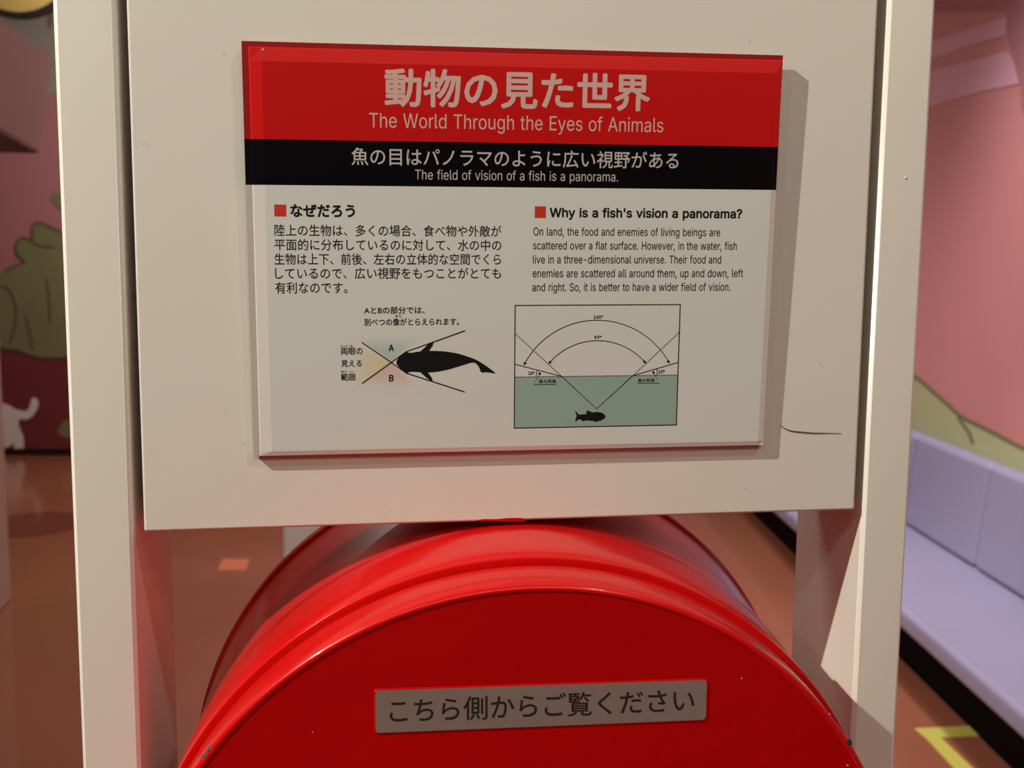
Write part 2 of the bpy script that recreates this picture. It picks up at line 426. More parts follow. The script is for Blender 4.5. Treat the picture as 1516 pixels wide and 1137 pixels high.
def onpanel(px, py, d=0.0): return bp(px, py, p0=(0, YP-d, 0))
def fleck(name, px, py, r, m, parent, d=0.00006, fn=onpanel, sy=1.0):
    q = []
    for i in range(7):
        a_ = i*2*PI/7+px; k = random.uniform(0.7, 1.2)
        q.append((px+r*k*math.cos(a_), py+sy*r*k*math.sin(a_)))
    P = [fn(x, y, 0.0) for x, y in q]
    return poly(name, P, m, parent, thick=(0, -d, 0))
for x, y, r in ((331.5, 80, 1.2), (309, 135, .7), (1110, 61.5, 1.0), (1166, 54, .6), (345, 525.5, .8), (414, 527, .9), (361, 656, .9), (572, 747, .8), (1103, 724, .8), (213, 213, 1.0), (220, 216, .9), (1214, 538, 1.1), (1217, 543, .9)):
    fleck('speck', x, y, r, 'speck', st)
# raised paint bead and nick on the uprights
for x, y, r in ((1340.5, 263.5, 2.2),):
    p = bp(x, y, p0=(0, 0, 0))
    bm = bmesh.new(); bmesh.ops.create_icosphere(bm, subdivisions=2, radius=r*0.0005)
    for v in bm.verts: v.co = Vector((v.co.x, v.co.y*0.6, v.co.z))+p
    me = bpy.data.meshes.new('paint_bead'); bm.to_mesh(me); bm.free()
    link('paint_bead', me, 'cream', st, True)
# hair lying on the panel
def tube(name, pts, r, m, parent=None, n=5):
    bm = bmesh.new(); prev = None
    for i, p in enumerate(pts):
        t_ = (pts[min(i+1, len(pts)-1)]-pts[max(i-1, 0)]).normalized()
        a_ = t_.cross(Vector((0, 1, 0))).normalized(); b_ = t_.cross(a_)
        rr = r*(0.35+0.65*math.sin(PI*min(max(i/(len(pts)-1), 0.02), 0.98)))
        ring = [bm.verts.new(p+a_*rr*math.cos(2*PI*k/n)+b_*rr*math.sin(2*PI*k/n)) for k in range(n)]
        if prev:
            for k in range(n): bm.faces.new((prev[k], prev[(k+1) % n], ring[(k+1) % n], ring[k]))
        prev = ring
    bmesh.ops.recalc_face_normals(bm, faces=bm.faces)
    me = bpy.data.meshes.new(name); bm.to_mesh(me); bm.free()
    return link(name, me, m, parent, True)
hp = smoothpts([(1155, 629), (1160, 633), (1170, 637.5), (1185, 639.5), (1205, 641), (1220, 641), (1246, 641.5)], False, 4)
h = tube('hair_strand', [onpanel(x, y, 0.0004) for x, y in hp], 0.00035, 'hair')
tag(h, 'fine dark hair stuck to the cream panel right of the lower sign edge', 'hair')

# ================================================================== the sign
SC = -0.010                                   # the slab leans out slightly at its top
SN = Vector((0, -1, SC)).normalized()         # facing the viewer
SN = Vector((0, -1, -SC*-1)).normalized()
def signpt(px, py, d=0.0):
    # plane  y = Y0 + SC*(z-Z0)   ->  n = (0,1,-SC)
    n = Vector((0, 1, -SC))
    return bp(px, py, n, Vector((0, YP-0.0078, Z0))) + n.normalized()*(-d)
SNF = -Vector((0, 1, -SC)).normalized()
corner = {'tl': (357, 60), 'tr': (1160, 81.5), 'br': (1130, 659), 'bl': (375, 675.5)}
# homography from sign units (0..1, 0..1, origin bottom left) to photo pixels, on real plane points
def homog(src, dst):
    n = 8; A_ = []; b_ = []
    for (x, y), (u, v) in zip(src, dst):
        A_.append([x, y, 1, 0, 0, 0, -u*x, -u*y]); b_.append(u)
        A_.append([0, 0, 0, x, y, 1, -v*x, -v*y]); b_.append(v)
    for i in range(n):
        p = max(range(i, n), key=lambda r_: abs(A_[r_][i])); A_[i], A_[p] = A_[p], A_[i]; b_[i], b_[p] = b_[p], b_[i]
        for r_ in range(n):
            if r_ != i:
                k = A_[r_][i]/A_[i][i]
                A_[r_] = [x-k*y for x, y in zip(A_[r_], A_[i])]; b_[r_] -= k*b_[i]
    h_ = [b_[i]/A_[i][i] for i in range(n)] + [1]
    return lambda x, y: ((h_[0]*x+h_[1]*y+h_[2])/(h_[6]*x+h_[7]*y+1), (h_[3]*x+h_[4]*y+h_[5])/(h_[6]*x+h_[7]*y+1))
SW, SH = 0.40, 0.301
uvs = [(0, 0), (SW, 0), (SW, SH), (0, SH)]
pxs = [corner['bl'], corner['br'], corner['tr'], corner['tl']]
uv2px = homog(uvs, pxs); px2uv = homog(pxs, uvs)
def sg(u, v, d=0.0): return signpt(*uv2px(u, v), d)

sign = empty('information_sign', sg(SW/2, 0), 'glossy acrylic information sign with red and black header about the vision of fish', 'sign')
vR = px2uv(361.5, 205.5)[1]; vB = px2uv(363.5, 273.5)[1]      # header boundaries
def slab(name, v0, v1, mface, medge, bottom, top, mrim='edgeblack'):
    """one zone of the slab: flat face, sloping polished rim on the left, right (and top / bottom), side walls to the back"""
    rl, rl2, rr, rt, rb = 0.0055, 0.0138, 0.0045, 0.0135, 0.0035
    dz = 0.0018
    V = []; F = []; MI = []
    def v(u, vv, d): V.append(sg(u, vv, d)); return len(V)-1
    us = [(0.0, -0.0050), (0.0, -dz*0.55), (rl-0.0007, -dz*0.55), (rl, -dz*0.30), (rl2, 0.0), (SW-rr, 0.0), (SW, -dz*0.5), (SW, -0.0050)]
    vs = []
    if bottom: vs += [(v0, -0.0050), (v0, -dz*0.5), (v0+rb, 0.0)]
    else: vs += [(v0, 0.0)]
    if top: vs += [(v1-rt, 0.0), (v1-0.0042, -dz*0.30), (v1-0.0049+0.0012, -dz*0.55), (v1, -dz*0.55), (v1, -0.0050)]
    else: vs += [(v1, 0.0)]
    grid = [[v(u, vv, min(du, dv)) for (u, du) in us] for (vv, dv) in vs]
    ni, nj = len(vs)-1, len(us)-1
    for i in range(ni):
        for j in range(nj):
            F.append((grid[i][j], grid[i][j+1], grid[i+1][j+1], grid[i+1][j]))
            flat = abs(us[j][1]) < 1e-9 and abs(us[j+1][1]) < 1e-9 and abs(vs[i][1]) < 1e-9 and abs(vs[i+1][1]) < 1e-9
            rim = (j < 2) or (top and i >= ni-2)
            MI.append(0 if flat else (2 if rim else 1))
    me = bpy.data.meshes.new(name); me.from_pydata(V, [], F)
    o = link(name, me, [mface, medge, mrim], sign)
    for p, k in zip(me.polygons, MI): p.material_index = k
    return o
slab('sign_body', 0, vB, 'signwhite', 'edgewhite', True, False, 'rimwhite')
slab('black_header_band', vB, vR, 'signblack', 'edgeblack', False, False)
slab('red_header_band', vR, SH, 'signred', 'edgered', False, True, 'rimred')
# back board that closes the slab
bk = [sg(u, v, -0.0049) for u, v in ((0.0015, 0.0015), (SW-0.0015, 0.0015), (SW-0.0015, SH-0.0015), (0.0015, SH-0.0015))]
kb = [Vector((p.x, YP-0.0002, p.z)) for p in bk]
cen = sum(kb, Vector())/4
for sx_, sz_ in ((-1, -1), (1, -1), (1, 1), (-1, 1)):
    pass
prism('mounting_block', [cen+(p-cen)*0.9 for p in kb], [(sum(bk, Vector())/4)+(p-sum(bk, Vector())/4)*0.9 for p in bk], 'cream', sign)
prism('backing_sheet', bk, [p+SNF*-0.0005 for p in bk], 'signwhite', sign)

# ---- printed matter
# outlines of the sans serif letters: advance, closed bezier loops (left handle, point, right handle) in thousandths
GLYPHS = {
 "'": (206, [[95,318,78,318,75,381,73,445,70,509,92,509,114,509,136,509,133,445,131,381,128,318,112,318]]),
 ',': (187, [[53,-119,38,-119,48,-56,58,8,68,71,91,71,114,71,137,71,119,8,102,-56,84,-119,69,-119]]),
 '-': (453, [[263,244,337,244,337,226,337,207,337,188,263,188,188,188,114,188,114,207,114,226,114,244,188,244]]),
 '.': (188, [[108,-4,95,-4,83,-4,72,0,63,9,54,18,50,28,50,41,50,54,54,65,63,73,72,82,83,87,95,87,108,87,119,82,128,73,137,65,141,54,141,41,141,28,137,18,128,9,119,0]]),
 '0': (453, [[264,-7,227,-7,189,-7,157,3,130,24,103,45,83,74,69,113,55,152,48,199,48,254,48,309,55,356,69,395,83,434,104,464,130,484,157,505,189,516,227,516,264,516,296,505,323,484,350,464,370,434,384,395,398,356,405,309,405,254,405,199,398,152,384,113,370,74,350,45,323,24,297,3],[202,50,227,50,252,50,273,58,290,74,308,90,321,113,330,144,339,174,344,211,344,254,344,297,339,334,330,365,321,395,308,419,290,435,273,451,252,460,227,460,202,460,180,451,163,435,146,419,132,395,123,365,114,334,109,297,109,254,109,211,114,174,123,144,132,113,146,90,163,74,180,58]]),
 '1': (454, [[181,0,76,0,76,18,76,36,76,55,181,55,286,55,391,55,391,36,391,18,391,0,286,0],[250,509,276,509,276,339,276,170,276,0,255,0,234,0,212,0,212,149,212,299,212,448,211,448,210,448,209,448,168,418,127,388,86,358,86,381,86,404,86,427,123,454,161,481,198,509,224,509]]),
 '2': (453, [[172,0,64,0,64,16,64,32,64,47,121,108,177,168,234,229,254,249,270,267,282,282,295,298,304,313,311,327,317,341,320,356,320,371,320,390,316,405,308,419,299,432,288,442,273,449,259,456,242,460,224,460,204,460,187,456,172,447,158,439,147,428,139,413,131,399,127,382,127,362,107,362,86,362,66,362,66,392,72,419,86,442,100,465,119,483,143,496,167,509,194,516,225,516,255,516,282,509,306,497,329,484,348,467,361,445,374,424,381,399,381,372,381,354,378,335,371,318,364,300,353,280,336,259,319,237,296,211,267,180,229,140,191,100,153,60,153,59,153,58,153,57,231,57,310,57,389,57,389,38,389,19,389,0,281,0]]),
 '3': (453, [[252,-7,218,-7,187,-7,158,-1,133,10,107,21,86,37,70,57,54,78,46,103,44,132,66,132,87,132,109,132,111,114,117,99,126,87,136,75,149,65,165,59,181,53,199,50,219,50,239,50,258,53,275,61,292,68,305,79,315,93,324,107,329,124,329,145,329,163,325,181,316,196,307,212,293,224,275,234,256,243,231,248,201,248,186,248,172,248,157,248,157,265,157,282,157,299,200,349,244,399,288,448,288,450,288,451,288,452,215,452,142,452,70,452,70,471,70,490,70,509,171,509,272,509,372,509,372,493,372,477,372,461,319,400,265,339,211,278,211,282,211,285,211,289,249,293,281,288,308,276,335,263,356,246,371,222,386,199,393,173,393,145,393,115,385,89,370,66,355,43,335,25,309,12,282,0]]),
 '4': (453, [[164,105,40,105,40,123,40,141,40,158,109,275,178,392,247,509,268,509,289,509,311,509,243,394,176,280,109,166,109,165,109,164,109,163,210,163,312,163,413,163,413,144,413,125,413,105,289,105],[302,0,282,0,282,40,282,81,282,121,282,130,282,138,282,146,282,203,282,260,282,318,302,318,322,318,343,318,343,212,343,106,343,0,322,0]]),
 '5': (453, [[254,-7,221,-7,191,-7,164,-1,140,11,116,23,97,39,83,60,69,81,61,104,60,130,81,130,101,130,122,130,124,115,129,101,138,89,147,77,159,67,173,60,188,53,204,50,221,50,242,50,260,55,276,64,292,74,305,87,314,104,323,121,328,141,328,162,328,184,323,204,314,221,304,238,291,252,275,262,258,272,239,277,218,277,201,277,184,274,167,268,151,263,138,255,128,246,108,248,88,250,67,253,77,338,86,423,96,509,186,509,276,509,366,509,366,490,366,471,366,452,294,452,222,452,151,452,145,402,139,352,134,301,135,301,135,301,136,301,147,311,161,319,178,325,194,331,211,334,229,334,253,334,274,329,294,321,313,313,331,301,345,285,359,270,371,252,379,231,387,210,391,188,391,163,391,130,384,101,369,76,354,50,334,30,309,15,283,1]]),
 '6': (453, [[258,-7,226,-7,195,-7,167,0,142,15,118,29,98,49,84,74,71,100,64,129,64,162,64,186,69,212,80,239,91,266,110,300,137,340,176,396,214,453,252,509,276,509,299,509,322,509,265,426,208,344,151,261,149,261,147,261,145,261,150,271,157,280,165,288,174,296,184,302,196,307,207,312,221,314,235,314,266,314,293,308,316,295,339,282,357,263,370,240,382,216,389,189,389,157,389,125,382,97,368,73,354,48,334,28,310,14,286,0],[207,48,226,48,246,48,264,53,279,63,294,72,306,85,314,101,323,118,327,136,327,157,327,178,323,197,314,213,306,230,294,242,279,251,264,261,246,265,226,265,207,265,189,261,174,252,159,243,147,230,138,214,129,198,125,179,125,158,125,137,129,118,138,102,147,85,159,72,174,63,189,53]]),
 '7': (453, [[120,0,97,0,172,149,248,299,323,448,323,450,323,451,323,452,236,452,149,452,62,452,62,471,62,490,62,509,172,509,281,509,391,509,391,489,391,469,391,449,315,299,240,150,165,0,142,0]]),
 '8': (453, [[260,-7,226,-7,192,-7,162,-1,136,11,109,24,89,40,74,62,59,83,52,108,52,135,52,157,56,177,65,195,74,213,86,229,101,241,116,253,133,261,153,265,153,265,153,266,153,267,128,273,108,287,93,308,78,329,70,353,70,380,70,406,77,429,90,450,104,470,122,486,146,498,169,510,196,516,226,516,256,516,283,510,306,498,329,486,348,470,361,450,375,429,382,406,382,380,382,353,374,329,359,308,344,287,325,273,300,267,300,266,300,265,300,265,319,261,336,253,351,241,366,229,378,213,387,195,396,177,401,157,401,135,401,108,393,83,378,62,364,40,343,24,317,11,291,-1],[204,49,226,49,249,49,268,53,285,60,301,68,314,78,323,91,332,105,337,121,337,139,337,158,332,174,322,189,313,203,300,214,283,223,266,231,247,235,226,235,205,235,186,231,169,223,152,214,139,203,130,189,120,174,115,158,115,139,115,121,120,105,129,91,138,78,151,68,167,60,184,53],[208,290,226,290,244,290,260,293,274,300,288,307,299,318,307,330,315,343,319,358,319,376,319,393,315,407,308,420,300,433,289,443,275,449,261,456,245,460,226,460,208,460,191,456,177,449,163,443,152,433,145,420,137,407,133,393,133,376,133,358,137,343,145,330,152,318,163,307,178,300,192,293]]),
 '9': (453, [[195,516,226,516,258,516,286,508,310,494,335,480,354,460,368,434,382,409,389,380,389,347,389,323,383,297,373,270,362,243,343,209,315,168,277,112,239,56,200,0,177,0,154,0,130,0,187,83,244,165,301,248,303,248,305,248,307,248,303,238,296,229,287,221,279,213,269,207,257,202,245,197,232,195,218,195,187,195,160,201,137,214,114,227,96,245,83,269,70,292,64,320,64,352,64,384,71,412,85,436,99,461,118,480,143,494,167,508],[246,460,226,460,207,460,189,456,174,446,159,437,147,424,138,407,130,391,125,372,125,352,125,330,130,312,138,295,147,279,159,266,174,257,189,248,207,243,226,243,246,243,263,248,279,257,294,266,306,279,314,295,323,311,327,330,327,350,327,372,323,391,314,407,306,424,294,437,279,446,264,456]]),
 '?': (359, [[153,152,132,152,132,154,132,157,132,159,132,190,135,213,141,230,147,246,156,259,168,269,179,279,193,288,209,298,224,308,237,320,247,334,257,348,262,365,262,384,262,400,258,413,250,425,243,437,233,446,220,452,208,458,193,462,178,462,163,462,150,459,137,453,124,447,114,438,106,425,98,413,93,397,92,378,70,378,49,378,27,378,28,407,35,432,49,452,63,473,80,489,103,499,125,510,150,516,178,516,207,516,233,510,255,498,277,487,294,471,306,451,318,431,324,408,324,382,324,354,318,331,306,311,294,292,277,275,254,261,240,252,228,243,219,235,210,227,204,217,200,205,196,194,194,178,194,158,194,156,194,154,194,152,173,152],[176,-4,164,-4,151,-4,140,0,131,9,123,18,118,28,118,41,118,53,123,64,131,73,140,82,151,86,164,86,176,86,187,82,196,73,205,64,209,53,209,41,209,28,205,18,196,9,187,0]]),
 'A': (480, [[39,0,16,0,78,170,140,339,201,509,226,509,251,509,276,509,338,339,401,170,463,0,440,0,418,0,395,0,359,101,323,202,287,302,281,321,273,344,264,372,255,400,245,435,232,478,236,478,241,478,245,478,233,435,222,399,213,371,204,343,196,320,191,302,155,202,120,101,85,0,62,0],[197,142,110,142,110,161,110,180,110,199,197,199,283,199,370,199,370,180,370,161,370,142,283,142]]),
 'B': (456, [[122,0,60,0,60,170,60,339,60,509,120,509,181,509,241,509,276,509,306,503,329,491,352,479,369,462,381,442,392,422,398,399,398,374,398,352,394,334,387,320,379,306,369,294,356,286,344,277,330,271,315,267,315,265,315,264,315,262,331,261,347,255,363,245,379,235,392,221,402,203,413,185,418,163,418,136,418,111,412,87,400,67,388,46,370,30,344,18,319,6,287,0,247,0,184,0],[125,115,125,57,165,57,205,57,245,57,284,57,313,65,330,80,347,95,355,114,355,137,355,154,351,170,342,184,334,198,321,209,306,218,290,227,271,231,248,231,207,231,166,231,125,231,125,173],[125,341,125,285,162,285,200,285,238,285,257,285,273,289,288,296,303,303,315,313,323,326,332,339,336,355,336,372,336,395,328,414,313,429,297,444,273,452,240,452,202,452,163,452,125,452,125,396]]),
 'E': (419, [[165,0,60,0,60,170,60,339,60,509,164,509,268,509,372,509,372,490,372,471,372,452,290,452,207,452,125,452,125,396,125,341,125,286,202,286,278,286,355,286,355,267,355,248,355,229,278,229,202,229,125,229,125,172,125,114,125,57,208,57,292,57,375,57,375,38,375,19,375,0,270,0]]),
 'H': (517, [[82,0,60,0,60,170,60,339,60,509,82,509,103,509,125,509,125,435,125,362,125,289,214,289,303,289,392,289,392,362,392,435,392,509,414,509,435,509,457,509,457,339,457,170,457,0,435,0,414,0,392,0,392,77,392,155,392,232,303,232,214,232,125,232,125,155,125,77,125,0,103,0]]),
 'O': (533, [[311,-7,267,-7,223,-7,184,4,150,25,116,46,90,76,70,115,50,154,40,201,40,254,40,308,50,354,70,393,90,432,116,462,150,484,184,505,223,516,267,516,311,516,350,505,384,484,418,462,444,432,464,393,483,354,493,308,493,254,493,201,483,154,464,115,444,76,418,46,384,25,350,4],[236,53,267,53,297,53,325,61,349,76,374,91,394,114,408,144,423,174,430,211,430,254,430,298,423,335,408,365,394,395,374,417,349,433,325,448,297,456,267,456,236,456,209,448,184,433,159,417,140,394,125,364,111,334,103,297,103,254,103,211,111,174,125,144,140,114,159,92,184,76,209,61]]),
 'S': (446, [[263,-9,224,-9,187,-9,155,-3,128,9,100,21,79,38,64,60,49,82,40,107,38,137,60,137,82,137,104,137,106,117,112,101,123,88,134,75,149,65,166,59,184,52,203,49,224,49,247,49,268,53,286,60,304,68,319,78,329,92,340,105,346,121,346,139,346,155,341,169,332,179,323,189,311,198,296,205,281,211,264,217,245,222,224,228,204,234,184,239,142,251,109,268,86,289,63,311,52,339,52,372,52,401,60,426,75,448,90,469,111,486,138,498,164,510,194,516,227,516,261,516,290,510,316,498,342,486,362,469,377,449,392,428,400,404,401,378,380,378,358,378,337,378,335,403,323,423,302,437,281,451,256,459,225,459,203,459,184,455,167,448,151,441,138,431,129,418,120,406,115,391,115,376,115,358,120,344,131,334,142,323,154,314,169,308,184,302,199,297,212,293,230,289,247,284,264,279,279,275,295,270,312,264,328,257,344,248,359,238,373,227,385,214,395,198,404,181,408,162,408,139,408,111,401,86,386,64,372,41,351,24,323,11,296,-2]]),
 'T': (448, [[85,452,32,452,32,471,32,490,32,509,160,509,288,509,417,509,417,490,417,471,417,452,363,452,310,452,257,452,257,301,257,151,257,0,235,0,214,0,193,0,193,151,193,301,193,452,139,452]]),
 'W': (686, [[180,0,155,0,109,170,63,339,16,509,38,509,60,509,82,509,109,404,136,300,163,196,168,179,172,163,175,145,179,128,183,111,187,94,190,76,194,58,197,40,194,40,192,40,189,40,193,58,196,76,200,94,203,111,207,128,211,145,215,163,220,179,224,196,251,300,279,404,306,509,331,509,355,509,380,509,407,404,434,300,462,196,466,179,470,163,474,145,478,128,482,111,486,94,490,76,494,58,497,40,494,40,491,40,488,40,492,58,495,76,499,94,502,111,506,128,510,145,515,163,519,179,523,196,550,300,576,404,603,509,625,509,647,509,670,509,623,339,577,170,530,0,505,0,480,0,455,0,426,108,397,215,368,323,362,344,357,367,351,391,346,416,341,444,336,475,341,475,345,475,350,475,345,445,340,419,335,395,330,371,324,347,318,323,289,215,260,108,230,0,205,0]]),
 'a': (389, [[182,-9,160,-9,136,-9,114,-4,94,5,75,14,59,27,48,45,36,62,30,83,30,108,30,130,35,147,43,161,52,175,63,185,78,193,92,201,108,207,125,211,143,215,160,218,178,220,201,223,219,225,234,227,248,228,258,231,265,235,272,239,276,245,276,255,276,255,276,256,276,257,276,272,273,286,267,297,261,308,252,316,240,322,228,328,213,331,196,331,178,331,162,328,149,322,136,317,126,309,118,301,110,292,104,283,100,274,80,280,61,285,41,291,50,314,62,332,79,346,95,360,113,369,133,375,153,381,173,384,194,384,208,384,223,383,239,379,255,376,271,370,286,360,301,351,313,338,322,320,332,303,337,280,337,251,337,168,337,84,337,0,317,0,297,0,277,0,277,17,277,35,277,52,275,52,274,52,272,52,268,43,261,34,252,25,243,15,230,7,215,1,200,-5],[155,45,170,45,193,45,212,50,228,59,243,68,255,79,263,93,271,107,276,122,276,138,276,155,276,173,276,190,273,187,268,184,259,182,251,180,242,178,231,176,221,174,210,172,200,171,190,170,182,169,175,168,161,166,147,163,134,159,121,154,111,148,103,139,96,131,92,119,92,105,92,92,95,81,102,72,109,63,118,57,130,52,142,48]]),
 'b': (425, [[261,-8,229,-8,206,-8,187,-4,172,4,158,12,146,21,138,31,129,42,123,51,118,59,116,59,114,59,112,59,112,39,112,20,112,0,92,0,72,0,53,0,53,170,53,339,53,509,73,509,93,509,114,509,114,446,114,382,114,319,115,319,117,319,118,319,123,327,129,336,137,346,145,356,157,365,171,373,186,381,205,384,229,384,261,384,289,376,313,361,337,345,356,322,370,293,383,263,390,229,390,189,390,149,383,114,370,84,356,55,337,32,313,16,289,0],[197,47,220,47,244,47,263,53,279,66,295,78,308,95,316,117,324,138,328,162,328,189,328,216,324,240,316,261,308,282,296,299,280,311,264,324,244,330,220,330,197,330,177,324,161,312,145,300,133,284,125,263,117,242,113,217,113,189,113,161,117,136,125,115,133,94,146,77,162,65,178,53]]),
 'c': (396, [[226,-8,207,-8,173,-8,143,0,117,16,91,33,71,56,56,85,41,114,34,149,34,187,34,227,41,262,56,291,71,321,91,343,117,360,143,376,173,384,207,384,226,384,243,382,260,377,276,372,292,365,305,356,319,347,330,335,340,322,350,309,357,294,362,277,342,272,322,267,303,262,300,272,296,281,290,289,285,297,278,305,270,311,262,317,253,322,242,325,232,328,220,330,207,330,182,330,161,323,145,310,129,297,116,280,108,258,100,237,96,213,96,187,96,162,100,139,108,117,116,96,129,79,145,66,161,53,182,46,207,46,220,46,232,48,243,52,253,55,263,60,271,66,279,72,286,80,292,89,297,97,301,107,304,117,324,112,343,107,363,102,358,85,351,70,341,56,332,43,320,31,306,21,293,12,277,4,261,-1,244,-6]]),
 'd': (425, [[219,-8,195,-8,164,-8,136,0,111,16,87,32,68,55,55,84,41,114,34,149,34,189,34,229,41,263,55,293,69,322,88,345,112,361,136,376,164,384,196,384,219,384,238,381,253,373,268,365,279,356,287,346,296,336,302,327,306,319,308,319,309,319,311,319,311,382,311,446,311,509,331,509,351,509,372,509,372,339,372,170,372,0,352,0,332,0,313,0,313,20,313,39,313,59,311,59,309,59,307,59,302,51,295,42,287,31,278,21,267,12,252,4,238,-4],[181,47,205,47,227,47,247,53,263,65,279,77,291,94,299,115,308,136,312,161,312,189,312,217,308,242,300,263,292,284,279,300,263,312,247,324,228,330,205,330,181,330,161,324,145,311,129,299,116,282,108,261,100,240,96,216,96,189,96,162,100,138,109,117,117,95,129,78,145,66,161,53]]),
 'e': (404, [[238,-8,212,-8,175,-8,143,0,117,16,90,33,70,56,56,85,41,114,34,148,34,187,34,226,41,260,55,290,69,319,89,343,115,359,141,376,171,384,205,384,226,384,246,381,266,374,285,367,303,356,319,341,335,326,348,306,357,282,366,258,371,228,371,194,371,186,371,178,371,169,272,169,174,169,75,169,75,187,75,204,75,221,163,221,250,221,338,221,329,215,319,208,310,202,310,227,306,249,298,269,290,288,278,303,263,314,247,325,228,330,205,330,182,330,163,325,146,313,130,302,118,288,109,270,100,251,96,232,96,211,96,200,96,189,96,178,96,150,101,126,110,106,120,87,134,72,151,61,168,51,189,46,212,46,228,46,241,48,254,53,266,57,277,64,285,73,294,82,301,93,306,105,325,101,345,96,365,91,359,71,349,54,335,39,321,24,303,13,283,4,262,-4]]),
 'f': (254, [[154,379,228,379,228,362,228,344,228,327,154,327,80,327,6,327,6,344,6,362,6,379,80,379],[101,0,81,0,81,144,81,288,81,432,81,453,86,471,96,486,106,500,119,511,135,519,152,526,169,530,187,530,201,530,213,529,222,527,232,525,238,523,243,521,238,503,233,486,227,468,224,470,220,471,215,472,210,473,203,474,195,474,176,474,163,469,154,460,146,451,142,437,142,419,142,279,142,140,142,0,121,0]]),
 'g': (425, [[238,-151,207,-151,179,-151,155,-147,134,-140,113,-132,96,-123,82,-110,69,-98,58,-84,51,-69,67,-60,84,-50,101,-41,107,-49,113,-57,122,-66,130,-75,141,-82,154,-88,168,-94,186,-97,207,-97,238,-97,263,-90,282,-75,302,-60,311,-37,311,-6,311,19,311,44,311,68,310,68,308,68,306,68,301,60,295,51,287,41,278,32,267,23,252,16,238,8,219,5,195,5,164,5,137,12,113,27,88,41,69,62,55,90,41,118,34,152,34,191,34,230,41,264,55,293,69,322,88,345,112,361,137,376,165,384,196,384,220,384,239,381,253,373,268,365,280,356,288,346,297,336,303,327,308,319,309,319,311,319,313,319,313,339,313,359,313,379,333,379,353,379,372,379,372,250,372,121,372,-9,372,-42,365,-69,350,-90,335,-111,316,-126,291,-136,266,-146],[181,59,205,59,228,59,248,64,264,75,280,86,292,101,300,121,308,141,312,165,312,193,312,220,308,243,300,264,292,284,280,301,264,312,248,324,228,330,205,330,181,330,161,324,145,312,129,299,117,283,109,262,100,242,96,219,96,193,96,166,100,143,109,123,117,103,129,87,145,76,162,65]]),
 'h': (410, [[114,249,114,227,114,151,114,76,114,0,93,0,73,0,53,0,53,170,53,339,53,509,73,509,93,509,114,509,114,435,114,361,114,287,110,287,106,287,102,287,114,322,131,347,152,362,174,377,199,384,227,384,253,384,276,379,295,369,315,358,330,342,341,321,352,299,357,273,357,240,357,160,357,80,357,0,337,0,316,0,296,0,296,78,296,157,296,235,296,265,288,288,273,304,258,321,237,329,210,329,192,329,175,325,161,317,146,309,135,298,126,283,118,267]]),
 'i': (166, [[73,0,53,0,53,126,53,253,53,379,73,379,93,379,114,379,114,253,114,126,114,0,93,0],[95,443,84,443,72,443,62,447,54,455,45,462,41,472,41,483,41,494,45,504,54,512,62,520,72,524,84,524,95,524,106,520,114,512,122,504,126,494,126,483,126,472,122,462,114,455,106,447]]),
 'l': (189, [[147,-2,139,-2,110,-2,88,5,74,20,60,35,53,57,53,84,53,226,53,367,53,509,73,509,93,509,114,509,114,372,114,235,114,99,114,81,116,69,120,62,125,55,133,52,146,52,152,52,157,52,160,53,164,53,167,54,170,54,173,37,177,20,181,3,175,1,169,0,162,-1,154,-2]]),
 'm': (609, [[73,0,53,0,53,126,53,253,53,379,72,379,92,379,112,379,112,351,112,323,112,295,111,295,109,295,108,295,113,316,121,332,132,346,144,359,157,369,172,376,187,383,203,386,219,386,247,386,270,378,287,361,305,344,316,322,321,295,318,295,315,295,312,295,317,313,325,329,337,343,349,357,364,367,381,375,398,382,416,386,437,386,459,386,479,381,497,372,515,362,530,348,541,328,551,309,557,285,557,255,557,170,557,85,557,0,536,0,516,0,496,0,496,85,496,169,496,254,496,281,488,301,473,313,457,325,439,330,419,330,402,330,387,327,374,320,362,313,352,303,345,290,339,278,335,263,335,247,335,165,335,82,335,0,315,0,295,0,274,0,274,87,274,173,274,260,274,281,267,298,253,311,239,324,221,330,199,330,185,330,171,327,158,320,144,313,134,303,126,289,118,276,114,258,114,238,114,159,114,79,114,0,93,0]]),
 'n': (409, [[114,249,114,227,114,151,114,76,114,0,93,0,73,0,53,0,53,126,53,253,53,379,72,379,92,379,112,379,112,349,112,318,112,287,109,287,106,287,102,287,114,322,131,347,152,362,174,377,199,384,227,384,253,384,276,379,295,369,314,358,330,342,341,321,352,299,357,273,357,240,357,160,357,80,357,0,337,0,316,0,296,0,296,78,296,157,296,235,296,265,288,288,273,304,258,321,237,329,210,329,192,329,175,325,161,317,146,309,135,298,126,283,118,267]]),
 'o': (415, [[242,-8,207,-8,173,-8,143,0,117,16,91,33,71,56,56,85,41,114,34,149,34,187,34,227,41,262,56,291,71,321,91,343,117,360,143,376,173,384,207,384,242,384,273,376,299,360,325,343,345,321,359,291,374,262,381,227,381,187,381,149,374,114,359,85,345,56,325,33,299,16,273,0],[182,46,207,46,233,46,254,53,270,66,287,79,299,96,307,117,315,139,319,162,319,187,319,213,315,236,307,258,299,280,287,297,270,310,254,323,233,330,207,330,182,330,161,323,145,310,129,297,116,280,108,258,100,237,96,213,96,187,96,162,100,139,108,117,116,96,129,79,145,66,161,53]]),
